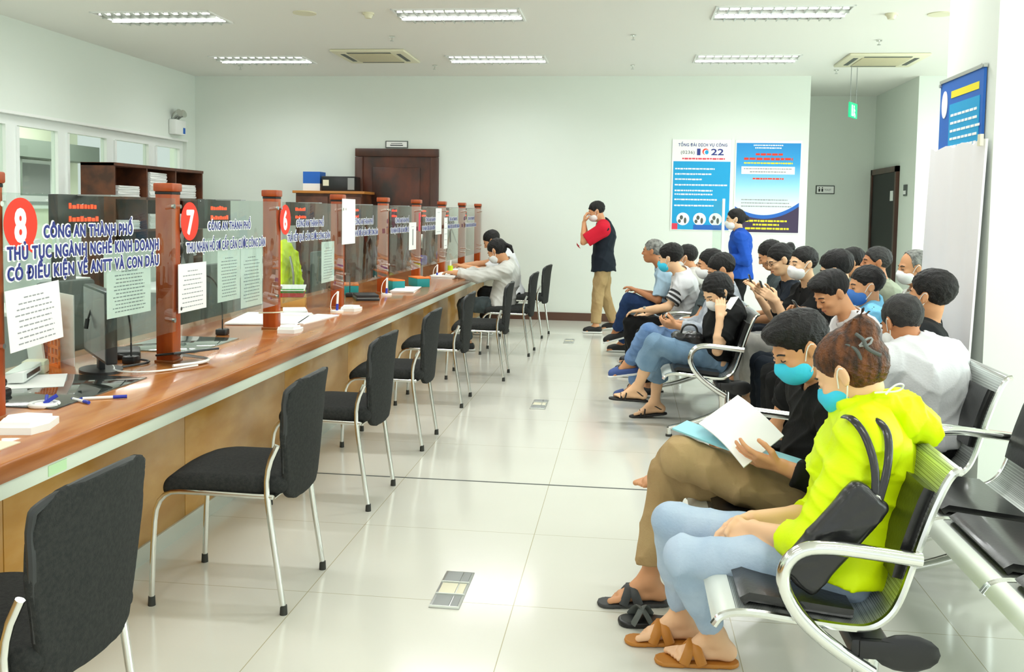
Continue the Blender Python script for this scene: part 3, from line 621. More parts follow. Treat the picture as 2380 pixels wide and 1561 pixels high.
# ------------------------------------------------------------------ benches, seats facing -x
perf = mat('perforated_steel', (196, 200, 196), .34, .75)
def addperf(m):
    nt = m.node_tree; tc = nt.nodes.new('ShaderNodeTexCoord'); v = nt.nodes.new('ShaderNodeTexVoronoi'); v.inputs['Scale'].default_value = 230; v.inputs['Randomness'].default_value = 0
    r = nt.nodes.new('ShaderNodeValToRGB'); r.color_ramp.elements[0].position = .32; r.color_ramp.elements[0].color = (.12, .13, .12, 1); r.color_ramp.elements[1].position = .42; r.color_ramp.elements[1].color = (*lin((206, 210, 206)), 1)
    nt.links.new(tc.outputs['Object'], v.inputs['Vector']); nt.links.new(v.outputs[0], r.inputs[0]); nt.links.new(r.outputs[0], nt.nodes['Principled BSDF'].inputs['Base Color'])
addperf(perf); MT['perf'] = perf
PROF = [(-.02, .395), (0, .425), (.06, .437), (.20, .422), (.33, .410), (.385, .415), (.43, .45), (.455, .50), (.478, .58), (.515, .71), (.55, .80), (.57, .835), (.59, .84)]
def cr(prof, n=4):
    P = [Vector(p) for p in prof]
    for _ in range(2):
        Q = [P[0]]
        for a, b in zip(P[:-1], P[1:]): Q += [a*.75+b*.25, a*.25+b*.75]
        P = Q+[P[-1]]
    return [(p.x, p.y) for p in P]
PR = cr(PROF)
SW = .565
def bench_seat(parent, y0):
    sh = obj('seat_shell', MB().ribbon(PR, y0+.012, y0+SW-.012, .004), 'perf', parent)
    obj('front_edge', MB().ribbon(PR[:9], y0+.0118, y0+SW-.0118, .009), 'metalp', sh)
    obj('seat_pad', MB().ribbon([(.055, .446), (.075, .460), (.20, .446), (.31, .434), (.345, .431)], y0+.04, y0+SW-.04, .024), 'leather', parent)
    obj('back_pad', MB().ribbon([(.452, .535), (.462, .585), (.483, .66), (.508, .74), (.522, .775)], y0+.04, y0+SW-.04, .028), 'leather', parent)
    for yy in (y0+.008, y0+SW-.008):
        obj('side_rail', MB().tube([(a, yy, b-.004) for a, b in PR], .011, 8), 'chrome', parent)
def armrest(parent, y):
    P = [(.495, y, .605), (.36, y, .618), (.26, y, .626), (.19, y, .615), (.15, y, .565), (.155, y, .50), (.21, y, .42), (.30, y, .35), (.385, y, .30)]
    obj('armrest', MB().tube(P, .019, 12, True, None, 2), 'chrome', parent)
def bench_leg(parent, y):
    l = MB(); l.tube([(.385, y, .34), (.385, y, .2), (.385, y, .14)], .036, 14, True, .028)
    l.tube([(.385, y, .19), (.30, y, .14), (.15, y, .085), (.03, y, .055)], .026, 12, True, .018, 1).tube([(.385, y, .19), (.46, y, .14), (.58, y, .09), (.68, y, .055)], .026, 12, True, .018, 1)
    l.cyl((.03, y, .012), (.03, y, .06), .017, 12).cyl((.68, y, .012), (.68, y, .06), .017, 12)
    obj('leg', l, 'chrome', parent)
    for x in (.03, .68): obj('foot_pad', MB().cyl((x, y, 0), (x, y, .014), .022, 12), 'rubber', parent)
def bench(x, y, n, lb):
    t = thing('waiting_bench', lb, 'bench', (x, y, 0), 0, 'steel waiting benches with black pads')
    for k in range(n): bench_seat(t, k*SW)
    obj('beam', MB().box(.33, .43, -.01, n*SW+.01, .335, .385, .01), 'black', t)
    obj('end_cap', MB().ell((.47, -.005, .355), (.085, .012, .05)).box(.35, .50, -.015, .01, .335, .385, .006), 'black', t)
    for k in (0, n): armrest(t, k*SW+(-.012 if k == 0 else .012))
    for yy in (.06, n*SW-.06): bench_leg(t, yy)
    return t
BA1 = (.27, 2.50); BA2 = (.27, 6.28); BA3 = (.17, 8.35); BB1 = (1.07, 2.28); BB2 = (.98, 4.05); BB3 = (1.03, 5.78); BB4 = (1.0, 7.5); BC1 = (1.76, 6.6)
bench(*BA1, 3, 'nearest steel bench, the lime jacket wearer sits on it')
bench(*BA2, 3, 'middle aisle bench where the woman in black top sits')
bench(*BA3, 3, 'farthest aisle bench where the man in striped sleeves sits')
bench(*BB1, 3, 'empty steel bench at the right edge of the picture')
bench(*BB2, 3, 'second row bench under the man seen from behind in white')
bench(*BB3, 3, 'second row bench where the man in black with white mask sits')
bench(*BB4, 2, 'second row bench farthest from the camera')
bench(*BC1, 3, 'third row bench beyond the pillar')
# ------------------------------------------------------------------ things on the counter
ZT = .775
def at_(x, y, z=ZT): return (x, y, z)
t = thing('monitor', 'black computer monitor turned sideways on the counter at window 8', 'monitor', at_(-2.20, 3.74), math.radians(131))
obj('base', MB().disc((0, 0, 0), .12, .085, .012, 'z', 32), 'black', t); obj('stand', MB().box(-.03, .03, -.012, .012, .01, .12, .004), 'black', t)
obj('casing', MB().box(-.235, .235, -.02, .025, .06, .355, .006), 'black', t); obj('screen', MB().box(-.225, .225, .0245, .027, .075, .345), mat('grey_screen', (130, 132, 134), .25), t)
t = thing('desk_phone', 'black desk telephone beside the window 8 post', 'telephone', at_(-2.33, 4.12), .5)
obj('body', MB().box(-.09, .09, -.10, .10, 0, .035, .012), 'black', t); obj('handset', MB().tube([(-.06, -.10, .05), (-.06, -.05, .062), (-.06, .05, .062), (-.06, .10, .05)], .018, 10, True, None, 1), 'black', t)
t = thing('card_reader', 'black tablet on a white bent holder before the first post', 'tablet', at_(-1.95, 4.02), -.55)
obj('screen_plate', MB().box(-.075, .075, -.115, .115, 0, .010, .003).xf(Matrix.Translation((0, 0, .045)) @ Matrix.Rotation(-.16, 4, 'Y')), 'black', t)
obj('glass_face', MB().box(-.07, .07, -.105, .105, .0102, .011).xf(Matrix.Translation((0, 0, .045)) @ Matrix.Rotation(-.16, 4, 'Y')), 'dglass', t)
obj('holder', MB().tube([(.09, -.13, .012), (.10, .0, .012), (.05, .09, .014), (-.05, .05, .02), (-.06, -.02, .036), (0, -.03, .036)], .007, 8, True, None, 2), 'white', t)
tag(obj('cable', MB().tube([(-1.86, 3.93, .782), (-1.96, 3.72, .782), (-2.1, 3.66, .79), (-2.2, 3.85, .782), (-2.36, 3.95, .80)], .004, 6, True, None, 2), 'white'), 'white cable from the tablet to the phone', 'cable')
tag(obj('cable', MB().tube([(-2.16, 3.80, .782), (-2.08, 3.98, .782), (-2.2, 4.0, .79), (-2.28, 4.02, .80)], .005, 6, True, None, 2), 'black'), 'black cable from the monitor to the phone', 'cable')
t = thing('document_scanner', 'white handheld scanner with black slot, left of the monitor', 'scanner', at_(-2.38, 3.50), .35)
obj('body', MB().box(-.035, .035, -.16, .11, .012, .055, .008), 'white', t); obj('slot', MB().box(.0352, .037, -.12, .07, .024, .042), 'black', t)
obj('hub', MB().box(-.045, .045, .11, .19, .0, .055, .008), 'cream', t); obj('foot', MB().box(-.03, .03, -.12, .09, 0, .014, .003), 'grey', t)
def stack(name, lb, x, y, n, wx=.21, wy=.297, rz=0, m='paper', z=ZT, grp=None, th=.004):
    t = MB(); r = random.Random(int(x*100+y*10))
    for k in range(n):
        a = r.uniform(-.04, .04); q = MB().box(-wx/2, wx/2, -wy/2, wy/2, 0, th*.85).xf(Matrix.Translation((r.uniform(-.006, .006), r.uniform(-.006, .006), k*th)) @ Matrix.Rotation(a, 4, 'Z')); t.add(q.v, q.f)
    o = obj(name, t, m); o.location = (x, y, z); o.rotation_euler = (0, 0, rz); tag(o, lb, 'papers', grp); return o
stack('paper_sheets', 'loose white sheets under the scanner at window 8', -2.30, 3.44, 2, rz=.5)
t = thing('orange_basket', 'orange lattice basket holding papers behind window 8', 'basket', at_(-2.52, 3.86), math.radians(-38))
b = MB()
for i in range(8): b.box(-.15+.04*i, -.138+.04*i, -.004, .004, 0, .30)
for i in range(8): b.box(-.15, .142, -.005, .003, .04*i, .04*i+.012)
obj('lattice', b, 'orange', t); obj('back_panel', MB().box(-.15, .142, .06, .064, 0, .31), 'paper', t)
obj('document', MB().box(-.18, .02, -.02, -.012, .0, .22).xf(Matrix.Rotation(.12, 4, 'X')), 'paper', t)
t = thing('binder_clip', 'black binder clip on the papers of the orange basket', 'clip', (-2.611, 3.906, .965), .4)
obj('jaw', MB().prism([(-.02, 0), (.02, 0), (.005, .028), (-.005, .028)], -.02, .02), 'black', t); obj('handle', MB().tube([(-.005, 0, .02), (-.03, 0, .05), (-.03, .01, .05)], .002, 6), 'chrome', t)
tag(obj('glass_mat', MB().box(-2.5, -1.93, 3.0, 3.62, ZT, ZT+.006, .001), 'dglass'), 'dark glass sheet lying on the counter at window 8', 'glass sheet')
tag(obj('glass_mat', MB().box(-2.46, -2.05, 4.30, 4.82, ZT, ZT+.006, .001), 'gglass'), 'pale green glass sheet lying on the counter at window 7', 'glass sheet')
def scarf(): pass
t = thing('folded_cloth', 'folded black case on the counter at the left edge', 'case', at_(-2.27, 3.05), .1)
obj('lower_fold', MB().box(-.06, .08, -.10, .11, 0, .04, .015), 'leather', t); obj('upper_fold', MB().box(-.055, .07, -.09, .10, .04, .075, .015), 'leather', t)
def pentray(x, y, lb, rz=0, big=1):
    t = thing('sponge_tray', lb, 'tray', at_(x, y), rz, 'white plastic trays on the counter')
    prof = [(-.055*big, -.075*big), (.04*big, -.085*big), (.07*big, -.03*big), (.07*big, .06*big), (-.02*big, .085*big), (-.07*big, .05*big)]
    obj('tray', MB().prism(prof, 0, .022, 'z'), 'white', t); obj('rim', MB().prism([(a*.8, b*.8) for a, b in prof], .022, .034, 'z'), 'white', t)
pentray(-1.86, 2.73, 'white plastic tray nearest the camera, at the left edge', .3, 1.15); pentray(-1.90, 5.17, 'white plastic tray by the cable-tied post', .2); pentray(-1.90, 6.37, 'white plastic tray beside the upright pen', .1)
tag(obj('paper_slip', MB().box(-1.90, -1.76, 2.46, 2.56, ZT, ZT+.003), 'cream'), 'cream paper slip at the counter edge, lower left', 'paper')
def pen(lb, a, b, cap_=True):
    A = Vector(a); B = Vector(b); t = thing('pen', lb, 'pen', a, 0, 'white and blue pens'); D = B-A; L = D.length; D.normalize(); O = Vector((0, 0, 0))
    obj('barrel', MB().cyl(O, D*L*.68, .0055, 8), 'white', t); obj('cap', MB().cyl(D*L*.68, D*L, .0062, 8), 'bluep', t); obj('tip', MB().cyl(-D*.012, O, .002, 6, .0055), 'bluep', t)
pen('white pen with blue cap lying near the counter edge', (-1.93, 3.16, ZT+.007), (-1.80, 3.23, ZT+.007)); pen('shorter white pen left of the lying blue capped pen', (-1.96, 3.15, ZT+.007), (-1.87, 3.10, ZT+.007))
t = thing('pen_ring', 'white ring holder with blue pen ends at window 8', 'pen holder', at_(-2.0, 3.04), 0)
obj('ring', MB().tube([(.045*math.cos(a), .045*math.sin(a), .008) for a in [2*PI*k/20 for k in range(21)]], .008, 8, False), 'white', t); obj('cup', MB().disc((0, 0, 0), .03, .03, .012), 'white', t)
obj('pen_ends', MB().cyl((0, 0, .01), (.03, .03, .035), .007, 8).cyl((0, .01, .01), (-.015, .04, .03), .006, 8), 'bluep', t)
def penstand(x, y, lb):
    t = thing('pen_stand', lb, 'pen holder', at_(x, y), 0, 'upright pen stands')
    obj('base', MB().disc((0, 0, 0), .045, .045, .012), 'white', t); obj('upright_pen', MB().cyl((0, 0, .02), (.0, .02, .14), .008, 8), 'white', t)
    obj('pen_grip', MB().cyl((0, 0, .01), (0, .006, .055), .0095, 8), 'bluep', t); obj('cord', MB().tube([(0, .02, .14), (-.03, -.02, .10), (-.035, -.04, .03), (-.02, -.04, .01)], .003, 6, True, None, 2), 'white', t)
penstand(-1.96, 6.25, 'upright pen on cord beside the tray near window 6'); penstand(-1.97, 7.62, 'upright pen stand before the fifth post')
penstand(-1.97, 9.7, 'upright pen stand beside the papers, far along the counter')
tag(obj('cable_tie', MB().tube([(-2.105, 5.235, .87), (-1.995, 5.235, .875), (-1.995, 5.345, .87), (-2.105, 5.345, .865), (-2.105, 5.235, .87)], .004, 6, True, None, 1), 'cream'), 'cream cord tied round the second post', 'cord')
stack('paper_sheets', 'spread of large white sheets lying behind the second post', -2.22, 5.72, 3, .42, .62, .18)
stack('paper_sheets', 'white sheets on the counter right of the second post', -1.98, 5.78, 2, .16, .5, -.15)
def mic(x, y, lb, h=.34):
    t = thing('microphone', lb, 'microphone', at_(x, y), 0, 'goose neck microphones')
    obj('base', MB().box(-.03, .03, -.03, .03, 0, .035, .008), 'black', t)
    obj('neck', MB().tube([(0, 0, .03), (0, 0, h*.55), (-.02, -.03, h*.85), (-.05, -.09, h), (-.08, -.15, h*.9), (-.09, -.19, h*.62)], .004, 6, True, None, 2), 'dark', t)
    obj('head', MB().cyl((-.09, -.19, h*.64), (-.092, -.2, h*.52), .009, 8), 'dark', t)
mic(-2.18, 3.95, 'goose neck microphone arching over the monitor at window 8'); mic(-2.2, 4.95, 'goose neck microphone behind window 7'); mic(-2.2, 7.35, 'goose neck microphone left of the fifth post'); mic(-2.2, 9.75, 'goose neck microphone before the seventh post'); mic(-2.2, 11.0, 'farthest goose neck microphone')
def tbox(x, y, lb, rz, label=False):
    t = thing('tissue_box', lb, 'box', at_(x, y), rz, 'teal and orange boxes on the counter')
    obj('carton', MB().box(-.06, .06, -.13, .13, 0, .075, .002), 'teal', t); obj('lid', MB().box(-.061, .061, -.131, .131, .075, .086, .002), 'orange', t)
    obj('printed_swirl', MB().disc((.0605, .07, .04), .035, .018, .001, 'x'), 'white', t)
    if label: l = obj('white_label', MB().box(.0605, .0625, -.075, .06, .004, .07), 'paper', t); q = MB(); [q.box(.0625, .0632, -.06, .045, z, z+.006) for z in (.02, .034, .048)]; obj('printed_lines', q, 'ink', l)
tbox(-1.92, 8.62, 'teal box with white label on the counter, nearest to the edge', .55, True); tbox(-2.08, 8.25, 'teal box between the fifth and sixth posts', .7); tbox(-2.28, 7.65, 'teal box behind the fifth post', .3)
t = thing('black_folder', 'stack of black folders beside the fifth post', 'folders', at_(-2.02, 7.18), .4)
obj('lower_folder', MB().box(-.09, .09, -.13, .13, 0, .02, .003), 'black', t); obj('upper_folder', MB().box(-.085, .085, -.125, .12, .024, .045, .003), 'dark', t); obj('papers', MB().box(-.08, .085, -.12, .12, .02, .024), 'paper', t)
stack('paper_sheets', 'white papers in front of the fifth and sixth posts', -1.92, 8.1, 4, .2, .5, .1); stack('paper_sheets', 'white papers piled by the seventh post', -1.9, 9.9, 8, .25, .6, 0); stack('paper_sheets', 'papers under the hands of the hoodie wearer', -1.88, 10.9, 6, .3, .7, .05)
t = thing('document_stack', 'kraft box with red and green covers behind the third post', 'documents', at_(-2.42, 6.60), .3)
obj('kraft_box', MB().box(-.11, .11, -.16, .16, 0, .07, .004), 'kraft', t); obj('red_cover', MB().box(-.10, .10, -.15, .12, .072, .10), 'redc', t); obj('green_cover', MB().box(-.08, .10, -.15, .13, .10, .125), 'green', t); obj('loose_sheet', MB().box(-.10, .11, -.16, .15, .126, .130).xf(Matrix.Rotation(.06, 4, 'X')), 'paper', t)
stack('paper_sheets', 'white forms behind the third post', -2.22, 6.15, 6, .15, .22, .4)
tag(obj('stapler', MB().box(-2.02, -1.97, 9.25, 9.4, ZT, ZT+.04, .01), 'orange'), 'small orange stapler beside the sixth post', 'stapler')
for (x, y, lb) in [(-2.1, 9.55, 'purple stamp holder at the seventh post'), (-2.14, 10.75, 'purple stamp holder at the eighth post')]:
    t = thing('stamp_holder', lb, 'stamp holder', at_(x, y), 0, 'purple stamp holders')
    obj('stem', MB().cyl((0, 0, 0), (0, 0, .14), .012, 8), 'grey', t); obj('head', MB().box(-.05, .05, -.05, .05, .14, .24, .02), mat('violet_plastic', (92, 84, 170), .5), t)
t = thing('lime_bottle', 'small lime bottle on the far counter', 'bottle', at_(-2.0, 10.6)); obj('bottle', MB().cyl((0, 0, 0), (0, 0, .08), .03, 12), 'hiviz', t); obj('cap', MB().cyl((0, 0, .08), (0, 0, .14), .012, 8), 'white', t)
t = thing('camera_tripod', 'tripod with black camera behind the last screen', 'tripod', at_(-2.25, 11.9)); A = Vector((0, 0, .50))
for a in (0, 2.1, 4.2): obj('leg', MB().cyl(A, (.22*math.cos(a), .22*math.sin(a), 0), .009, 6), 'steel', t)
obj('centre_column', MB().cyl((0, 0, .3), A, .01, 6), 'black', t); obj('head', MB().box(-.04, .04, -.05, .05, .5, .58, .01), 'black', t)
# ------------------------------------------------------------------ furniture behind the counter
t = thing('bookcase', 'dark brown open bookcase along the left wall', 'bookcase', (-5.95, 11.2, 0))
obj('side_panel', MB().box(-.2, .2, -1.12, -1.09, 0, 1.95), 'brown', t); obj('side_panel', MB().box(-.2, .2, 1.09, 1.12, 0, 1.95), 'brown', t); obj('top_panel', MB().box(-.2, .21, -1.12, 1.12, 1.92, 1.955), 'brown', t)
obj('back_panel', MB().box(-.2, -.18, -1.09, 1.09, 0, 1.92), 'brown', t)
for y in (-.38, .35): obj('divider', MB().box(-.18, .2, y-.015, y+.015, 0, 1.92), 'brown', t)
for z in (.05, .42, .80, 1.18, 1.56): obj('shelf', MB().box(-.18, .2, -1.09, 1.09, z-.015, z+.015), 'brown', t)
k = 0
for z in (.435, .815, 1.195, 1.575):
    for y, n in ((-.75, 12), (-.05, 34 if z > 1.5 else 20), (.35+.36, 20)):
        if z > 1.5 and y < -.5: n = 14
        k += 1; row = {.435: 'lower', .815: 'middle', 1.195: 'second', 1.575: 'top'}[z]; col = 'near' if y < -.5 else ('centre' if y < .2 else 'far')
        stack('paper_stack', 'paper stack on the %s shelf, %s bay of the bookcase' % (row, col), -5.93, 11.2+y, n, .3, .52, .05*(k % 3), z=z+.001, th=.009)
t = thing('filing_cabinet', 'dark wooden cabinet with lighter top against the back wall', 'cabinet', (-4.02, 12.68, 0))
obj('body', MB().box(-.46, .46, -.25, .25, 0, 1.68), 'brown', t); obj('top_board', MB().box(-.50, .50, -.28, .27, 1.68, 1.715, .004), 'woodlt', t)
for x in (-.23, .23): dd = obj('door', MB().box(x-.22, x+.22, -.265, -.25, .05, 1.64, .003), 'brown', t); obj('knob', MB().ell((x*.2, -.28, .85), (.012, .015, .012)), 'chrome', dd)
t = thing('server_box', 'black equipment case on the wooden cabinet', 'equipment', (-3.93, 12.66, 1.715), .05)
obj('case', MB().box(-.22, .24, -.16, .16, 0, .20, .01), 'black', t); obj('front_plate', MB().box(-.2, -.12, -.166, -.16, .07, .15), 'cream', t); obj('vent_panel', MB().box(.14, .23, -.166, -.16, .02, .18), 'grey', t)
t = thing('blue_box', 'blue and white carton left of the black equipment case', 'box', (-4.30, 12.66, 1.715))
obj('carton', MB().box(-.12, .12, -.12, .12, .10, .26), 'blue', t); obj('white_base', MB().box(-.12, .12, -.12, .12, 0, .10), 'white', t)
def desk(x, y, lb):
    t = thing('staff_desk', lb, 'desk', (x, y, 0), 0, 'grey staff desks behind the counter')
    obj('desktop', MB().box(-.35, .35, -.6, .6, .70, .73, .004), 'white', t); obj('side_panel', MB().box(-.34, .34, -.6, -.57, 0, .70), 'grey', t); obj('side_panel', MB().box(-.34, .34, .57, .6, 0, .70), 'grey', t)
    obj('screen_panel', MB().box(-.37, -.34, -.6, .6, .0, 1.12), mat('pale_partition', (204, 216, 206), .7), t)
DK = [(-4.3, 4.6, 'staff desk nearest the camera'), (-4.3, 6.6, 'staff desk second from the camera'), (-4.3, 8.6, 'staff desk third from the camera'), (-4.3, 10.6, 'staff desk in front of the bookcase')]
for i, (x, y, lb) in enumerate(DK):
    desk(x, y, lb); stack('paper_stack', 'paper pile on the %s' % lb, x+.1, y-.25, 14, z=.73, th=.008, rz=.3); stack('paper_stack', 'second paper pile on the %s' % lb, x-.05, y+.3, 22, z=.73, th=.008, rz=-.2)
    t = thing('office_monitor', 'black monitor on the %s' % lb, 'monitor', (x+.12, y+.02, .73), PI/2+.3)
    obj('base', MB().disc((0, 0, 0), .1, .08, .01), 'black', t); obj('stand', MB().box(-.02, .02, -.01, .01, .01, .12), 'black', t); obj('casing', MB().box(-.25, .25, -.02, .02, .10, .40, .006), 'black', t)
def staffchair(x, y, lb, rz=0):
    t = thing('office_chair', lb, 'chair', (x, y, 0), rz, 'grey office chairs behind the counter')
    obj('seat', MB().box(-.24, .24, -.24, .24, .44, .52, .03), 'dgrey', t); obj('backrest', MB().box(-.24, -.19, -.22, .22, .58, 1.02, .024), 'dgrey', t); obj('column', MB().cyl((0, 0, .08), (0, 0, .44), .03, 10), 'chrome', t)
    for k in range(5):
        a = 2*PI*k/5; obj('leg', MB().tube([(0, 0, .10), (.28*math.cos(a), .28*math.sin(a), .06)], .018, 8), 'black', t); obj('castor', MB().ell((.28*math.cos(a), .28*math.sin(a), .028), (.025, .025, .028)), 'black', t)
for x, y, lb, rz in [(-3.1, 3.9, 'office chair behind window 8', .2), (-3.15, 5.3, 'office chair behind window 7', -.2), (-2.92, 8.4, 'office chair under the lime jacket', .1), (-3.1, 7.3, 'office chair left of the fifth post', 0), (-3.1, 9.9, 'office chair behind the far screens', 0)]: staffchair(x, y, lb, rz)
# lime jacket over a chair back
def jk(P):
    x, y, z = P; d = ellp(P, (0, 0, .86), (.11, .24, .33)); d = smin(d, ellp(P, (0, 0, 1.08), (.07, .17, .09)), .04); d = smin(d, cap(P, (.02, -.19, 1.04), (.07, -.26, .70), .06, .05), .03); d = smin(d, cap(P, (.02, .19, 1.04), (.07, .26, .70), .06, .05), .03)
    return np.maximum(d+folds(P, .006, 1.), .60-z)
t = thing('lime_jacket', 'lime safety jacket hung over an office chair behind window 6', 'jacket', (-3.14, 8.4, 0)); obj('jacket_body', sdfmesh('jacket', jk, (-.22, -.4, .55), (.22, .4, 1.22), .012), 'hiviz', t)
obj('reflective_band', MB().tube([(.105, -.13, 1.04), (.125, -.10, .9), (.125, -.09, .75)], .022, 8, True, None, 1, (0, 1, 0)), 'steel', t)
# fan behind window 7
t = thing('pedestal_fan', 'round dark wire pedestal fan behind window 7', 'fan', (-3.05, 6.1, 0), .5)
obj('base', MB().disc((0, 0, 0), .2, .2, .03), 'black', t); obj('pole', MB().cyl((0, 0, .03), (0, 0, 1.1), .015, 10), 'steel', t); obj('motor', MB().ell((-.02, 0, 1.18), (.08, .06, .06)), 'black', t)
g = MB()
for r in (.06, .11, .16, .2): g.tube([(.09-.1*r, r*math.cos(a), 1.18+r*math.sin(a)) for a in [2*PI*k/24 for k in range(25)]], .003, 5, False)
for k in range(16): a = 2*PI*k/16; g.cyl((.1, 0, 1.18), (.07, .2*math.cos(a), 1.18+.2*math.sin(a)), .0018, 4)
obj('guard', g, 'dark', t)
for k in range(3):
    a = 2*PI*k/3; obj('blade', MB().add([(.05, .02*math.cos(a), 1.18+.02*math.sin(a)), (.07, .16*math.cos(a-.35), 1.18+.16*math.sin(a-.35)), (.05, .175*math.cos(a), 1.18+.175*math.sin(a)), (.03, .16*math.cos(a+.35), 1.18+.16*math.sin(a+.35)), (.045, .02*math.cos(a), 1.18+.02*math.sin(a))], [(0, 1, 2, 3)]), 'grey', t)
# low white shelves with papers under the windows
for k, (y, lb) in enumerate([(4.0, 'low white cupboard under the left windows, nearest'), (6.0, 'low white cupboard under the left windows, middle'), (8.2, 'low white cupboard under the left windows, beside the bookcase')]):
    t = thing('low_cupboard', lb, 'cupboard', (-5.85, y, 0), 0, 'low white cupboards'); obj('body', MB().box(-.28, .28, -.9, .9, 0, .95), 'white', t)
    for q in (-.45, .45): dd = obj('door', MB().box(.28, .296, q-.43, q+.43, .05, .9, .003), 'metalp', t); obj('handle', MB().box(.296, .31, q*.2-.01, q*.2+.01, .45, .6), 'chrome', dd)
    for j in range(3): stack('paper_stack', 'paper stack %s on the %s' % (['at the near end', 'in the middle', 'at the far end'][j], lb.split(' under')[0]+(' nearest', ' in the middle', ' by the bookcase')[k]), -5.85, y-.55+.5*j, 12+8*((j+k) % 3), z=.95, th=.009, rz=.2*j)

# ------------------------------------------------------------------ people
SK = {'a': mat('skin_tan', (214, 156, 112), .55, bump=.03, bscale=200), 'b': mat('skin_light', (238, 192, 150), .55, bump=.03, bscale=200), 'c': mat('skin_brown', (188, 126, 84), .55, bump=.03, bscale=200)}
HR = {'black': mat('black_hair', (10, 9, 9), .5, noise=((27, 24, 23), 60, (1, 1, .25)), bump=.5, bscale=160, spec=.3), 'brown': mat('brown_hair', (42, 25, 14), .45, noise=((118, 70, 36), 42, (1, 1, .25)), bump=.7, bscale=140, spec=.35),
      'grey': mat('grey_hair', (82, 82, 80), .6, noise=((150, 150, 144), 30), bump=.5, bscale=160), 'dark': mat('dark_hair', (18, 17, 17), .6, noise=((46, 44, 42), 50), bump=.5, bscale=200)}
_cm = {}
def cloth(col, rough=.8, bump=.15, noise=None, sheen=0):
    k = (col, rough, noise)
    if k not in _cm: _cm[k] = mat('cloth_%d' % len(_cm), col, rough, bump=bump, bscale=120, noise=noise, spec=.2)
    return _cm[k]
MASKC = {'white': mat('white_mask', (240, 241, 240), .7, bump=.1, bscale=90), 'cyan': mat('cyan_mask', (60, 206, 240), .7, bump=.12, bscale=80), 'blue': mat('blue_mask', (62, 120, 200), .7, bump=.12, bscale=80)}
V = lambda *a: np.array(a, float)
def un(v): v = np.array(v, float); return v/(np.linalg.norm(v)+1e-9)
def ik(a, b, l1, l2, pole):
    a = np.array(a, float); b = np.array(b, float); d = b-a; L = np.linalg.norm(d); u = d/L; L2 = min(L, (l1+l2)*.995)
    x = (l1*l1-l2*l2+L2*L2)/(2*L2); h = math.sqrt(max(l1*l1-x*x, 0)); p = np.array(pole, float); p = p-u*(p@u)
    return a+u*x*(L/L2)+un(p)*h
def hand(B, w, d, n, curl, side, s=.95, spread=.0):
    d = un(d); n = np.array(n, float); n = un(n-d*(n@d)); t = np.cross(n, d)*side; pr = []; K = []
    for i, (o, L) in enumerate([(.029, .92), (.010, 1.0), (-.010, .94), (-.028, .76)]):
        k = w+d*(.088-.004*abs(i-1))*s+t*o*s; pr.append(('c', w+t*o*.45*s, k, .015*s, .0125*s, .012)); K.append((k, L, o))
    B.grp(pr, k=.012)
    for i, (k, L, o) in enumerate(K):
        a = .12+curl*.35; p = k; g = []; dd0 = un(d+t*o*spread*14)
        for j, (l, r) in enumerate([(.042, .0100), (.027, .0088), (.021, .0078)]):
            ang = a; q = p+(dd0*math.cos(ang)+n*math.sin(ang))*l*L*s; g.append(('c', p, q, r*s, (r-.001)*s, .003)); p = q; a += curl*(.75-.05*i)+.08
        B.grp(g, k=.0035)
    b0 = w+d*.022*s+t*.020*s; b1 = b0+un(d*.55+t*.75+n*.35)*.040*s; b2 = b1+un(d*.85+t*.25+n*(.35+.4*curl))*.032*s; b3 = b2+un(d*.9+n*(.3+.7*curl)-t*.05)*.026*s
    B.grp([('c', b0, b1, .0145*s, .0115*s, .008), ('c', b1, b2, .0108*s, .0095*s, .004), ('c', b2, b3, .0095*s, .008*s, .004)], k=.006)
def loft_tube(B, pts, rs, k=.012): B.grp([('c', pts[i], pts[i+1], rs[i], rs[i+1], k) for i in range(len(pts)-1)], k=k)
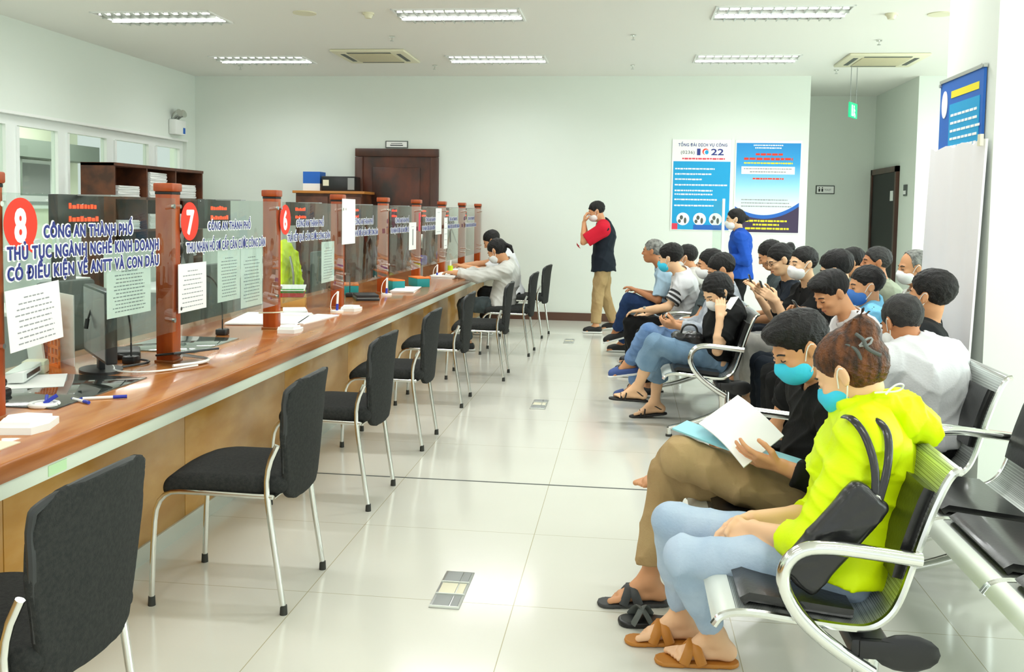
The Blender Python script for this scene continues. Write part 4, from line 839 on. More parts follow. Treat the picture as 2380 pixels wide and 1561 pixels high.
def person(name, label, S):
    vox = S.get('vox', .0085); P = V(*S['P']); N = V(*S['N']); H = V(*S['H']); fd = un(S['fd']); base = V(P[0], P[1], 0)
    P, N, H = P-base, N-base, H-base; tf = un([*S.get('tf', (-1, 0)), 0]); left = V(-tf[1], tf[0], 0); sv = un(N-P); left = un(left+sv*0); fT = un(np.cross(left, sv)); left = np.cross(sv, fT)
    L = np.linalg.norm(N-P); b = S.get('b', 1.0); RT = np.stack([fT, left, sv], 1); hunch = S.get('hunch', .02); shw = .172*b*S.get('shw', 1)
    up = un(V(0, 0, 1)-fd*fd[2]+V(0, 0, 1e-3)); up = un(np.cross(np.cross(fd, V(0, 0, 1)), fd)) if abs(fd[2]) < .97 else up
    hl = np.cross(up, fd); roll = S.get('hroll', 0); hl, up = hl*math.cos(roll)+up*math.sin(roll), up*math.cos(roll)-hl*math.sin(roll); RH = np.stack([fd, hl, up], 1)
    hs = S.get('hs', 1.0); h = lambda x, y, z: H+hs*(x*fd+y*hl+z*up)
    shL = N-sv*.055+left*shw; shR = N-sv*.055-left*shw
    g3 = lambda k, i: (np.array(S[k][i], float)-base)
    wL, wR = g3('W', 0), g3('W', 1); po = S.get('pole', ((0, 0, -1), (0, 0, -1)))
    eL = (np.array(S['E'][0], float)-base) if S.get('E') and S['E'][0] is not None else ik(shL, wL, .27, .245, V(*po[0])+left*.35-fT*.4)
    eR = (np.array(S['E'][1], float)-base) if S.get('E') and S['E'][1] is not None else ik(shR, wR, .27, .245, V(*po[1])-left*.35-fT*.4)
    hipL, hipR = P+left*.085-V(0, 0, .01), P-left*.085-V(0, 0, .01)
    aL, aR = g3('A', 0), g3('A', 1)
    kL, kR = (g3('K', 0), g3('K', 1)) if 'K' in S else (ik(hipL, aL, .43, .41, fT+V(0, 0, .6)), ik(hipR, aR, .43, .41, fT+V(0, 0, .6)))
    T = [un(x) for x in S.get('T', ((-1, 0, 0), (-1, 0, 0)))]
    root = thing('person', label, 'person', tuple(base))
    # ---- trunk primitives shared by body and clothes
    def trunk():
        c = lambda f, o=0: P+sv*L*f+fT*o
        return [('e', c(.04), (.112*b, .158*b, .11), RT, .03), ('e', c(.34, .008-hunch*.3), (.105*b, .142*b, .15), RT, .05), ('e', c(.66, -hunch), (.112*b, .158*b, .155), RT, .05),
                ('e', c(.86, -hunch*.8), (.082*b, .145*b, .085), RT, .05), ('c', shL, shR, .052, .052, .05), ('c', N+sv*.02, shL, .045, .048, .04), ('c', N+sv*.02, shR, .045, .048, .04)] + ([('e', c(.66, .05)+left*.06, (.045, .055, .055), RT, .06), ('e', c(.66, .05)-left*.06, (.045, .055, .055), RT, .06)] if S.get('fem') else [])
    B = Blob()
    if not S.get('nobodytrunk'): B.grp(trunk(), k=.03)
    # head
    B.grp([('c', N-sv*.02, h(-.022, 0, -.06), .056*b, .050, .02), ('e', h(-.014, 0, .032), (.096*hs, .075*hs, .086*hs), RH, .02), ('e', h(.028, 0, -.028), (.064*hs, .061*hs, .082*hs), RH, .03), ('e', h(.048, 0, -.083), (.038*hs, .040*hs, .032*hs), RH, .025),
           ('e', h(.080, 0, .020), (.012, .046, .010), RH, .012), ('c', h(.088, 0, .012), h(.106, 0, -.026), .0065, .0105, .010), ('e', h(.098, .011, -.031), (.009, .008, .007), RH, .006), ('e', h(.098, -.011, -.031), (.009, .008, .007), RH, .006),
           ('e', h(.086, 0, -.056), (.011, .023, .0055), RH, .006), ('e', h(.084, 0, -.067), (.011, .020, .006), RH, .006), ('e', h(.062, .036, -.028), (.025, .022, .02), RH, .015), ('e', h(.062, -.036, -.028), (.025, .022, .02), RH, .015)],
          [('e', h(.096, .031, .002), (.014, .018, .010), RH), ('e', h(.096, -.031, .002), (.014, .018, .010), RH)], k=.02)
    for sd in (1, -1):
        B.grp([('e', h(.080, .031*sd, .000), (.011, .0145, .0095), RH, .004)], k=.004)
        ea = un(hl*sd*.45-fd*.9); ER = np.stack([un(np.cross(up, ea)), ea, up], 1)
        B.grp([('e', h(-.006, .078*sd, -.002), (.008*hs, .019*hs, .031*hs), ER, .004), ('e', h(.0, .076*sd, -.027), (.007, .010, .011), ER, .006)], [('e', h(.004, .088*sd, .002), (.006, .009, .018), ER)], k=.006)
    # arms and hands
    for (sh, e, w_, i) in ((shL, eL, wL, 0), (shR, eR, wR, 1)):
        loft_tube(B, [sh, sh*.5+e*.5, e, e*.6+w_*.4, w_], [.048*b, .041*b, .035*b, .035*b, .0235])
        hd = un(np.array(S['HD'][i], float)) if S.get('HD') and S['HD'][i] is not None else un(w_-e)
        hn = S['HN'][i] if S.get('HN') else (0, 0, -1); cu = S.get('curl', (.5, .5))[i]
        hand(B, w_, hd, hn, cu, (1 if i == 0 else -1), spread=S.get('spread', (0, 0))[i])
    # legs and feet
    shoe = S.get('shoe', 'shoe')
    for (hp, k, a, t, i) in ((hipL, kL, aL, T[0], 0), (hipR, kR, aR, T[1], 1)):
        loft_tube(B, [hp, hp*.5+k*.5, k], [.085*b, .068*b, .052*b], .03)
        sd_ = un(a-k); bk = un(-t-sd_*(-t@sd_)); c1 = k*.7+a*.3+bk*.012
        loft_tube(B, [k, c1, k*.35+a*.65, a], [.050*b, .052*b, .040*b, .033], .02)
        fu = un(V(0, 0, 1)-t*t[2]) if abs(t[2]) < .95 else un(-sd_); lat = np.cross(fu, t); heel = a-t*.042-fu*.052; ball = a+t*.105-fu*.064
        B.grp([('c', a, heel, .034, .027, .02), ('c', heel, ball, .026, .020, .02), ('c', a+t*.01, ball-t*.02+fu*.008, .034, .022, .02), ('c', ball+lat*.022, ball-lat*.022, .018, .016, .012)], k=.02)
        ins = 1 if i == 1 else -1
        for j in range(5):
            o = (.030-.0155*j)*ins; q = ball+lat*o+t*(.012-.003*j); B.grp([('c', q, q+t*(.036-.005*j)-fu*.006, .0125 if j == 0 else .0088, .011 if j == 0 else .0075, .003)], k=.004)
    bd = obj('body', B.mesh('body', vox*S.get('bv', .8)), SK[S.get('skin', 'a')], root)
    # ---- eyes and brows (closed or lowered lids read as dark lines)
    for sd in (1, -1):
        obj('eyelashes', MB().tube([tuple(h(.0885, (.031-.015)*sd, -.002)), tuple(h(.0925, .031*sd, -.006)), tuple(h(.085, (.031+.016)*sd, -.001))], .0018, 6, True, None, 1), 'dark', bd)
        obj('eyebrow', MB().tube([tuple(h(.0925, .015*sd, .019)), tuple(h(.091, .032*sd, .024)), tuple(h(.079, .050*sd, .018))], .0032, 6, True, None, 1), HR['dark'], bd)
    if not S.get('mask'): obj('lips', MB().tube([tuple(h(.088, .02, -.062)), tuple(h(.0975, 0, -.0615)), tuple(h(.088, -.02, -.062))], .0034, 6, True, None, 1), mat('lips', (176, 96, 84), .5) if 'lips' not in MT else MT['lips'], bd)
    # ---- hair
    st, hc = S.get('hair', ('short', 'black')); Hb = Blob(); e3 = lambda x, y, z, a, c, d, k=.015: ('e', h(x, y, z), (a*hs, c*hs, d*hs), RH, k)
    pr = [e3(-.018, 0, .036, .106, .084, .093)]; fz = .062; nk = -.050
    if st == 'top': pr += [e3(.030, .0, .092, .078, .066, .036, .03), e3(.058, .02, .080, .045, .045, .032, .02)]
    if st == 'thick': pr += [e3(-.02, 0, .055, .112, .090, .088, .02)]
    if st in ('bun', 'lowbun', 'pony', 'messy'): pr += [e3(-.03, 0, .01, .098, .080, .088, .02)]; nk = -.085
    if st == 'messy': pr += [e3(-.098, .0, .085, .044, .05, .05, .015), e3(-.075, 0, .10, .035, .035, .03, .02)]+[('c', h(-.08+.02*math.cos(q), .03*math.sin(q), .12), h(-.115+.055*math.cos(q), .055*math.sin(q), .145+.012*math.sin(3*q)), .007, .0025, .008) for q in (0, .8, 1.7, 2.6, 3.4, 4.2, 5.0, 5.8)]
    if st == 'bun': pr += [e3(-.115, 0, .055, .042, .042, .042, .01)]
    if st == 'lowbun': pr += [e3(-.125, 0, .0, .038, .042, .036, .01)]
    if st == 'pony': pr += [('c', h(-.10, 0, .02), h(-.155, 0, -.04), .030, .022, .01), ('c', h(-.155, 0, -.04), h(-.15, 0, -.13), .022, .010, .01)]
    if st == 'bob': pr += [e3(-.03, 0, .0, .10, .088, .105, .02), ('c', h(.02, .07, .02), h(.03, .072, -.07), .022, .012, .02), ('c', h(.02, -.07, .02), h(.03, -.072, -.07), .022, .012, .02)]; nk = -.12
    cuts = [('e', h(.118, 0, -.038), (.088*hs, .125*hs, .100*hs), RH), ('h', h(-.05, 0, nk), tuple(-up+fd*.35), .16)]
    if st == 'bald': cuts[0] = ('e', h(.10, 0, .02), (.088*hs, .10*hs, .115*hs), RH)
    if st != 'bob':
        for sd in (1, -1): cuts.append(('e', h(.004, .088*sd, -.012), (.026, .022, .036), RH)); cuts.append(('e', h(.05, .085*sd, -.06), (.06, .04, .07), RH))
    Hb.grp(pr, cuts, k=.01)
    sd = S.get('seed', 1)
    obj('hair', Hb.mesh('hair', min(.0055, vox*.8), lambda Q, D: D+folds(Q, .0016, 3.2, sd)), HR[hc], root)
    # ---- mask
    if S.get('mask'):
        Mb = Blob(); Mb.grp([e3(.050, 0, -.056, .067, .066, .060), ('c', h(.098, 0, -.012), h(.108, 0, -.036), .012, .015, .02)], [('h', h(.10, 0, -.010), tuple(up-fd*.30), .2), ('h', h(.022, 0, -.05), tuple(-fd+up*.25), .2)], k=.01)
        mk = obj('face_mask', Mb.mesh('mask', .004), MASKC[S['mask']], root)
        for sd2 in (1, -1):
            obj('ear_loop', MB().tube([tuple(h(.030, .064*sd2, -.032)), tuple(h(.008, .079*sd2, .010)), tuple(h(-.012, .087*sd2, .020)), tuple(h(-.020, .084*sd2, -.005)), tuple(h(-.004, .080*sd2, -.034)), tuple(h(.028, .062*sd2, -.075))], .0022, 6, True, None, 1), 'white', mk)
    if S.get('glasses'):
        for sd2 in (1, -1): obj('glasses', MB().tube([tuple(h(.100, .031*sd2+.021*math.cos(q), .002+.016*math.sin(q))) for q in [2*PI*j/12 for j in range(13)]]+[tuple(h(.095, .05*sd2, .005)), tuple(h(0, .078*sd2, .01))], .0016, 5), 'dark', root)
    # ---- trousers
    if S.get('trs'):
        tm, fr, hr, lo = S['trs']; Tb = Blob()
        Tb.grp([('e', P+sv*L*.03, (.112*b+.012, .158*b+.010, .115), RT, .04)], [('h', P+sv*L*.22, tuple(sv), .4)] if not S.get('nocutwaist') else (), k=.03)
        for hp, k, a in ((hipL, kL, aL), (hipR, kR, aR)):
            hem = k+(a-k)*fr; pr = [('c', hp, hp*.45+k*.55, .097*b, .082*b+lo*.3, .03), ('c', hp*.45+k*.55, k, .082*b+lo*.3, .064*b+lo*.6, .03)]
            pr += [('c', k, k+(a-k)*(fr+.08), .064*b+lo*.6, hr, .02), ('c', k, k+(a-k)*min(fr, .5), .062*b+lo*.5, .060+lo*.3, .02)]; Tb.grp(pr, [('h', hem, tuple(a-k), max(.11, hr*1.6))], k=.02)
        obj('trousers', Tb.mesh('trousers', vox, lambda Q, D: D+folds(Q, S.get('tf_amp', .0036), .8, S.get('seed', 1)+5)), tm, root)
    # ---- top
    if S.get('top'):
        m, sl, lo = S['top']; Sb = Blob(); il = .012+lo
        def infl(p): return ('c', p[1], p[2], p[3]+il, p[4]+il, p[5]) if p[0] == 'c' else ('e', p[1], tuple(r+il for r in p[2]), p[3], p[4])
        tr = [infl(p) for p in trunk()]
        if S.get('hemdrop'): tr += [('c', P+sv*.03+left*.055*q, P-sv*S['hemdrop']+left*.06*q, .112*b+il, .124*b+il, .05) for q in (1, -1)]
        Sb.grp(tr, [('c', N+sv*.005+fT*.01, h(-.02, 0, -.02), .060*b, .058), ('h', P-sv*S.get('hem', .055), tuple(-sv), .45)], k=.03)
        for sh, e, w_ in ((shL, eL, wL), (shR, eR, wR)):
            if sl <= 1: end = sh+(e-sh)*sl; Sb.grp([('c', sh, sh+(e-sh)*min(1, sl+.15), .052*b+il, .046*b+il, .02)], [('h', end, tuple(e-sh), .12)], k=.02)
            else: end = e+(w_-e)*(sl-1); Sb.grp([('c', sh, e, .052*b+il, .043*b+il, .02), ('c', e, e+(w_-e)*min(1.05, sl-1+.1), .043*b+il, .032+il*.8, .02)], [('h', end, tuple(w_-e), .09)], k=.02)
        so = obj(S.get('topname', 'shirt'), Sb.mesh('shirt', vox, lambda Q, D: D+folds(Q, S.get('sf_amp', .0040)+lo*.06, .75, S.get('seed', 1))), m, root)
        if S.get('slv'):
            G = Blob(); q = .008
            for sh, e in ((shL, eL), (shR, eR)): G.grp([('c', sh*.55+N*.45+sv*.02, sh, .050*b+il+q, .054*b+il+q, .02), ('c', sh, sh+(e-sh)*(S['slv'][1]+.15), .054*b+il+q, .050*b+il+q, .02)], [('h', sh+(e-sh)*S['slv'][1], tuple(e-sh), .12), ('c', N, h(-.02, 0, -.02), .066*b, .06)], k=.02)
            obj('sleeves', G.mesh('sleeves', vox), S['slv'][0], so)
        if S.get('collar'):
            cl = [tuple(N+sv*.018+fT*.012+(fT*math.cos(q)*.072+left*math.sin(q)*.068)*b-sv*.020*math.cos(q)) for q in [2*PI*j/18 for j in range(19)]]
            obj('collar', MB().tube(cl, .016, 8, False, None, 0, tuple(sv)), m if S['collar'] is True else S['collar'], so)
    # ---- footwear
    for a, k, t, i in ((aL, kL, T[0], 0), (aR, kR, T[1], 1)):
        ty = shoe[i] if isinstance(shoe, tuple) else shoe
        if ty in (None, 'bare'): continue
        t2 = t; sd_ = un(a-k); fu = un(V(0, 0, 1)-t*t[2]) if abs(t[2]) < .95 else un(-sd_); lat = np.cross(fu, t); sc = S.get('shoecol', MT['black'])
        if ty in ('shoe', 'clog'):
            F = Blob(); F.grp([('c', a-t*.035-fu*.045, a+t*.125-fu*.055, .040, .036, .02), ('c', a-t*.02-fu*.02, a+t*.09-fu*.045, .042, .036, .02)], [('h', a-fu*.085, tuple(-fu), .3), ('h', a+fu*(-.005 if ty == 'shoe' else -.028)-t*.02, tuple(fu), .10)], k=.01)
            so = obj('shoe', F.mesh('shoe', .006), sc, root)
            F = Blob(); F.grp([('c', a-t*.04-fu*.076, a+t*.13-fu*.076, .041, .040, .01)], [('h', a-fu*.086, tuple(-fu), .3), ('h', a-fu*.068, tuple(fu), .3)], k=.01)
            obj('sole', F.mesh('sole', .006), S.get('solecol', MT['white']), so)
        else:
            ht = .03 if ty == 'heel' else 0
            F = Blob(); F.grp([('c', a-t*.045-fu*.090, a+t*.155-fu*.090, .036, .042, .01)], [('h', a-fu*.097, tuple(-fu), .3), ('h', a-fu*.082, tuple(fu), .3)], k=.01)
            so = obj('sandal_sole', F.mesh('sole', .005), sc, root); sm = S.get('strapcol', sc)
            def strap(t0, t1, hgt, r): q = MB().tube([tuple(a+t*t0+lat*.043-fu*.082), tuple(a+t*(t0*.7+t1*.3)+lat*.036-fu*(.082-hgt*.72)), tuple(a+t*(t0+t1)/2-fu*(.082-hgt)), tuple(a+t*(t0*.3+t1*.7)-lat*.036-fu*(.082-hgt*.72)), tuple(a+t*t1-lat*.043-fu*.082)], r, 8, True, None, 2, tuple(t)); obj('strap', q, sm, so)
            if ty == 'cross': strap(.045, .105, .062, .017); strap(.105, .045, .062, .017)
            elif ty == 'heel':
                strap(.11, .11, .040, .007); strap(.085, .06, .052, .005)
                obj('strap', MB().tube([tuple(a-t*.035+lat*.036-fu*.05), tuple(a+t*.036+lat*.028-fu*.0), tuple(a+t*.042-lat*.028-fu*.0), tuple(a-t*.035-lat*.036-fu*.05), tuple(a-t*.062-fu*.055), tuple(a-t*.035+lat*.036-fu*.05)], .004, 6, False, None, 1), sm, so)
            else: strap(.10, .03, .055, .013)
    return root, dict(h=h, N=N+base, shL=shL+base, eL=eL+base, fT=fT, left=left, sv=sv, base=base)
MT['lips'] = mat('lips_tone', (176, 96, 84), .5)
JEAN = cloth((126, 158, 200), .85, .2, ((96, 130, 178), 9)); LJEAN = cloth((184, 202, 222), .85, .2, ((164, 186, 210), 8)); DJEAN = cloth((42, 66, 108), .85, .2, ((34, 52, 88), 9)); GJEAN = cloth((110, 140, 166), .85, .2, ((130, 158, 182), 8))
KHAKI = cloth((182, 156, 112), .85, .15, ((166, 138, 96), 6)); BLACK = cloth((20, 21, 21)); WHITE = cloth((216, 217, 219), .75); LIME = cloth((220, 248, 6), .5, .1); NAVY = cloth((30, 37, 46)); ROYAL = cloth((34, 82, 180)); GREY = cloth((206, 206, 200)); DGREY = cloth((74, 84, 86))
LBLUE = cloth((176, 206, 226)); SKYB = cloth((130, 206, 244)); OLIVE = cloth((158, 166, 146)); LGREY = cloth((206, 208, 200)); GPAT = cloth((150, 158, 170), .85, .2, ((196, 202, 208), 14)); WGREY = cloth((218, 216, 208), .85, .15, ((196, 194, 188), 12))
pe = {}
pe['lime'] = person('person', 'person in lime hooded jacket and pale jeans, hair in a clip, blue mask', dict(vox=.006, bv=.75, seed=3, fem=1, b=.95, P=(.64, 2.80, .475), N=(.695, 2.86, .885), H=(.655, 2.87, 1.025), fd=(-.74, .42, -.52), tf=(-1, .12), hunch=.035,
    W=((.395, 2.85, .545), (.40, 2.93, .55)), E=((.52, 2.62, .585), None), K=((.19, 2.86, .445), (.16, 3.06, .485)), A=((.315, 3.10, .098), (.215, 3.24, .098)), T=((-1, -.06, 0), (-1, -.12, 0)), HN=((0, .8, -.6), (0, -.8, -.6)), HD=((-.8, .25, -.5), (-.8, 0, -.5)), skin='b', hair=('messy', 'brown'), mask='cyan',
    top=(LIME, 1.36, .020), trs=(LJEAN, .84, .047, .0), shoe='cross', tf_amp=.0018, shoecol=mat('tan_sandal', (190, 124, 44), .5), topname='jacket', hem=.035, hemdrop=.02, sf_amp=.0030))
pe['khaki'] = person('person', 'person in black shirt and khaki trousers reading papers, bright blue mask, one foot bare', dict(vox=.006, bv=.75, seed=8, P=(.66, 3.42, .475), N=(.70, 3.42, .88), H=(.60, 3.36, 1.03), fd=(-.84, -.22, -.52), tf=(-1, -.1), hunch=.04,
    W=((.52, 3.17, .655), (.46, 3.56, .60)), E=((.68, 3.14, .60), None), K=((.205, 3.34, .625), (.168, 3.50, .515)), A=((.19, 3.69, .515), (.11, 3.55, .098)), T=((-1, -.02, -.18), (-1, -.18, 0)), HN=((.2, .6, .6), (0, -.3, .9)), HD=((-.9, .15, .18), (-.9, -.2, 0)), curl=(.28, .5), spread=(.5, 0), skin='a', hair=('top', 'black'), mask='cyan',
    top=(BLACK, 1.78, .012), trs=(KHAKI, .82, .072, .014), shoe=('bare', 'cross'), shoecol=mat('grey_slide', (62, 64, 64), .6)))
pe['polo'] = person('person', 'person in white polo seen from behind, head bowed, second row', dict(vox=.007, seed=11, b=1.08, P=(1.38, 4.34, .475), N=(1.30, 4.45, .89), H=(1.245, 4.48, 1.005), fd=(-.42, .84, -.40), tf=(-.5, .87), hunch=.05, W=((1.02, 4.62, .62), (1.42, 4.72, .62)), E=(None, (1.545, 4.46, .62)),
    K=((.98, 4.48, .60), (.96, 4.68, .50)), A=((.97, 4.86, .56), (1.0, 4.66, .09)), T=((-1, 0, -.3), (-1, 0, 0)), skin='c', hair=('short', 'dark'), mask='white', top=(WHITE, .95, .016), collar=True, trs=(BLACK, .62, .075, .015), shoe='strap', shoecol=mat('brown_sandal', (150, 96, 60), .6), hem=.03))
pe['tall'] = person('person', 'person with thick black hair resting against the white panel, black and grey jacket', dict(vox=.008, seed=13, P=(1.40, 5.0, .475), N=(1.52, 5.04, .92), H=(1.52, 5.0, 1.09), fd=(-.80, .58, .05), tf=(-1, .25), W=((1.15, 4.9, .58), (1.12, 5.15, .58)), K=((.95, 4.9, .47), (.95, 5.15, .47)), A=((.95, 4.92, .09), (.93, 5.18, .09)), skin='a', hair=('thick', 'black'), mask='white', top=(cloth((34, 36, 38)), 1.8, .012), trs=(BLACK, .9, .06, .01), collar=GPAT))
pe['phone'] = person('person', 'bare-faced person in white collared shirt holding phone up, second row', dict(vox=.007, seed=17, P=(1.36, 5.45, .475), N=(1.25, 5.45, .90), H=(1.125, 5.42, 1.06), fd=(-.80, -.30, -.55), tf=(-1, -.15), W=((1.02, 5.26, .88), (.99, 5.42, .88)), E=((1.12, 5.22, .67), None), K=((.94, 5.36, .60), (.94, 5.6, .50)), A=((.86, 5.50, .28), (.92, 5.6, .09)), T=((-1, 0, .1), (-1, 0, 0)), HD=((-.5, .1, .8), (-.5, 0, .8)), HN=((-.5, .5, 0), (-.5, -.4, 0)), curl=(.8, .8), skin='a', hair=('top', 'black'), top=(WHITE, .8, .012), collar=True, trs=(BLACK, .6, .075, .015), shoe='strap', shoecol=mat('olive_slipper', (84, 84, 66), .7)))
pe['bluemask'] = person('person', 'person in sky blue shirt with blue mask, second row', dict(vox=.008, seed=19, P=(1.38, 6.02, .475), N=(1.48, 6.02, .93), H=(1.44, 5.97, 1.065), fd=(-.95, -.1, -.12), W=((1.1, 5.9, .56), (1.1, 6.15, .56)), K=((.93, 5.93, .47), (.93, 6.15, .47)), A=((.95, 5.93, .09), (.93, 6.18, .09)), skin='a', hair=('short', 'black'), mask='blue', top=(SKYB, .8, .01), trs=(BLACK, .9, .06, .01)))
pe['behind'] = person('person', 'person in black shirt with thick dark hair, head above the white collared phone user', dict(vox=.009, seed=23, P=(1.38, 6.58, .475), N=(1.42, 6.55, .95), H=(1.375, 6.52, 1.125), fd=(-.9, .3, -.25), W=((1.1, 6.45, .56), (1.1, 6.7, .56)), K=((.93, 6.5, .47), (.93, 6.7, .47)), A=((.95, 6.5, .09), (.93, 6.72, .09)), skin='b', hair=('thick', 'black'), top=(BLACK, 1.8, .01), trs=(NAVY, .9, .06, .01)))
pe['black'] = person('person', 'person in black long sleeved shirt with white mask and light trousers, second row', dict(vox=.0075, seed=29, P=(1.36, 7.14, .475), N=(1.33, 7.1, .95), H=(1.255, 7.05, 1.14), fd=(-.88, -.38, -.05), tf=(-1, -.2), W=((1.05, 6.86, .88), (1.02, 7.02, .90)), E=((1.14, 6.86, .68), None), K=((.90, 7.02, .56), (.92, 7.22, .48)), A=((.95, 7.12, .15), (.92, 7.25, .09)), HD=((-.7, .1, .5), (-.7, 0, .5)), HN=((-.3, .8, .2), (-.3, -.8, .2)), curl=(.9, .9), skin='b', hair=('short', 'black'), mask='white', top=(BLACK, 1.45, .012), collar=True, trs=(WGREY, .9, .065, .012), shoe='strap', shoecol=MT['dark']))
pe['girl'] = person('person', 'person with glasses and tied up hair looking at a phone, far second row', dict(vox=.008, seed=31, fem=1, b=.92, P=(1.34, 7.72, .475), N=(1.28, 7.72, .93), H=(1.18, 7.62, 1.14), fd=(-.85, -.25, -.4), W=((1.0, 7.42, .86), (1.0, 7.6, .90)), E=((1.12, 7.5, .70), None), K=((.92, 7.62, .48), (.92, 7.8, .48)), A=((.93, 7.62, .09), (.93, 7.82, .09)), HD=((-.4, .2, .8), None), curl=(.6, .6), skin='b', hair=('bun', 'black'), glasses=1, top=(NAVY, .5, .01), trs=(WHITE, .9, .06, .01)))
pe['farB'] = person('person', 'dark haired person partly hidden behind the one with glasses', dict(vox=.009, seed=37, P=(1.36, 8.25, .475), N=(1.27, 8.25, .95), H=(1.19, 8.2, 1.15), fd=(-.85, .1, -.45), W=((1.0, 8.1, .6), (1.0, 8.35, .6)), K=((.92, 8.2, .47), (.92, 8.4, .47)), A=((.93, 8.2, .09), (.93, 8.4, .09)), skin='a', hair=('short', 'black'), top=(DGREY, .6, .01), trs=(NAVY, .9, .06, .01)))
pe['c1'] = person('person', 'grey haired person with white mask and grey collared shirt, third row', dict(vox=.008, seed=41, P=(2.12, 6.92, .475), N=(2.04, 6.95, .96), H=(1.985, 6.93, 1.135), fd=(-.95, -.12, -.12), W=((1.85, 6.8, .6), (1.82, 7.05, .6)), K=((1.66, 6.82, .47), (1.66, 7.05, .47)), A=((1.68, 6.82, .09), (1.66, 7.05, .09)), skin='a', hair=('bald', 'grey'), mask='white', top=(LGREY, .7, .014), collar=True, trs=(DGREY, .9, .06, .01)))
pe['c2'] = person('person', 'unmasked person with short dark hair and olive shirt, third row by the corridor', dict(vox=.008, seed=43, P=(2.12, 7.5, .475), N=(1.93, 7.52, .96), H=(1.87, 7.48, 1.14), fd=(-1, -.02, .03), W=((1.85, 7.4, .6), (1.82, 7.62, .6)), K=((1.66, 7.4, .47), (1.66, 7.62, .47)), A=((1.68, 7.4, .09), (1.66, 7.62, .09)), skin='c', hair=('short', 'dark'), top=(OLIVE, .7, .014), collar=True, trs=(DGREY, .9, .06, .01)))
pe['c3'] = person('person', 'farthest person of the third row, only short black hair and ear in view', dict(vox=.009, seed=47, P=(2.08, 8.06, .475), N=(1.95, 8.08, .96), H=(1.82, 8.05, 1.11), fd=(-.95, .1, -.2), W=((1.8, 7.95, .6), (1.8, 8.2, .6)), K=((1.66, 7.95, .47), (1.66, 8.2, .47)), A=((1.68, 7.95, .09), (1.66, 8.2, .09)), skin='a', hair=('short', 'black'), top=(BLACK, .7, .012), trs=(DGREY, .9, .06, .01)))
pe['rest'] = person('person', 'person in black top and cropped jeans resting head on hand, white mask', dict(vox=.0065, seed=53, fem=1, b=.93, P=(.60, 6.62, .47), N=(.685, 6.64, .85), H=(.605, 6.53, .965), fd=(-.72, -.38, -.62), tf=(-1, -.12), hunch=.03, W=((.615, 6.38, .80), (.46, 6.72, .56)), E=((.60, 6.33, .585), None), K=((.20, 6.48, .60), (.24, 6.74, .48)), A=((.09, 6.66, .26), (.22, 6.90, .115)), T=((-1, -.05, .05), (-1, -.04, -.12)), HD=((.05, .35, .9), (-1, 0, 0)), HN=((-.1, .9, -.2), (0, 0, -1)), curl=(.35, .6), skin='b', hair=('bob', 'black'), mask='white', top=(BLACK, .75, .018), trs=(GJEAN, .50, .088, .02), shoe='heel', shoecol=MT['dark'], hem=-.02))
pe['jacket'] = person('person', 'person in patterned grey jacket and blue jeans typing on a phone, blue slip-on shoes', dict(vox=.0075, seed=59, P=(.60, 7.2, .465), N=(.73, 7.2, .92), H=(.685, 7.12, 1.075), fd=(-.9, -.05, -.40), W=((.37, 7.02, .66), (.38, 7.2, .66)), K=((.17, 7.10, .60), (.14, 7.36, .50)), A=((.02, 7.36, .31), (.07, 7.55, .09)), T=((-1, -.05, -.15), (-1, -.05, 0)), HN=((0, .6, .6), (0, -.6, .6)), curl=(.7, .7), skin='a', hair=('short', 'black'), top=(GPAT, 1.85, .016), trs=(JEAN, .88, .062, .012), shoe='clog', shoecol=mat('blue_shoe', (62, 88, 150), .6)))
pe['mask2'] = person('person', 'person in dark shirt with white mask between the grey jacket and white shirts', dict(vox=.009, seed=61, P=(.60, 7.75, .465), N=(.71, 7.8, .93), H=(.655, 7.73, 1.085), fd=(-.95, -.05, -.15), W=((.35, 7.65, .56), (.35, 7.9, .56)), K=((.15, 7.65, .47), (.15, 7.9, .47)), A=((.2, 7.68, .09), (.18, 7.9, .09)), skin='a', hair=('short', 'black'), mask='white', top=(DGREY, .7, .01), trs=(BLACK, .9, .06, .01)))
pe['stripe'] = person('person', 'person in white shirt with black striped sleeve, watch and blue mask, farthest bench', dict(vox=.008, seed=67, P=(.53, 8.68, .465), N=(.49, 8.65, .93), H=(.375, 8.6, 1.085), fd=(-.92, .28, -.18), W=((.13, 8.50, .62), (.18, 8.78, .56)), E=((.36, 8.42, .66), None), K=((.04, 8.58, .50), (.04, 8.78, .48)), A=((.10, 8.60, .09), (.06, 8.82, .09)), skin='b', hair=('thick', 'black'), mask='cyan', top=(WHITE, .8, .014), trs=(BLACK, .9, .06, .01)))
pe['white2'] = person('person', 'person in off-white shirt with white mask behind the striped sleeve', dict(vox=.009, seed=71, P=(.55, 9.25, .465), N=(.63, 9.25, .93), H=(.55, 9.2, 1.07), fd=(-.95, .15, -.1), W=((.3, 9.1, .56), (.3, 9.4, .56)), K=((.08, 9.15, .47), (.08, 9.4, .47)), A=((.12, 9.15, .09), (.1, 9.4, .09)), skin='a', hair=('short', 'black'), mask='white', top=(WGREY, .8, .014), collar=True, trs=(DGREY, .9, .06, .01)))
pe['ltblue'] = person('person', 'grey haired person in pale blue shirt and dark jeans, legs crossed, end of far bench', dict(vox=.008, seed=73, P=(.50, 9.82, .465), N=(.36, 9.8, .93), H=(.25, 9.76, 1.10), fd=(-.97, .2, .0), W=((.10, 9.68, .70), (.12, 9.9, .68)), K=((.02, 9.70, .61), (.02, 9.9, .50)), A=((-.10, 9.95, .24), (-.04, 10.15, .09)), T=((-1, 0, -.3), (-1, 0, 0)), skin='c', hair=('short', 'grey'), top=(LBLUE, .85, .014), collar=True, trs=(DJEAN, .9, .062, .012), shoecol=MT['dark']))
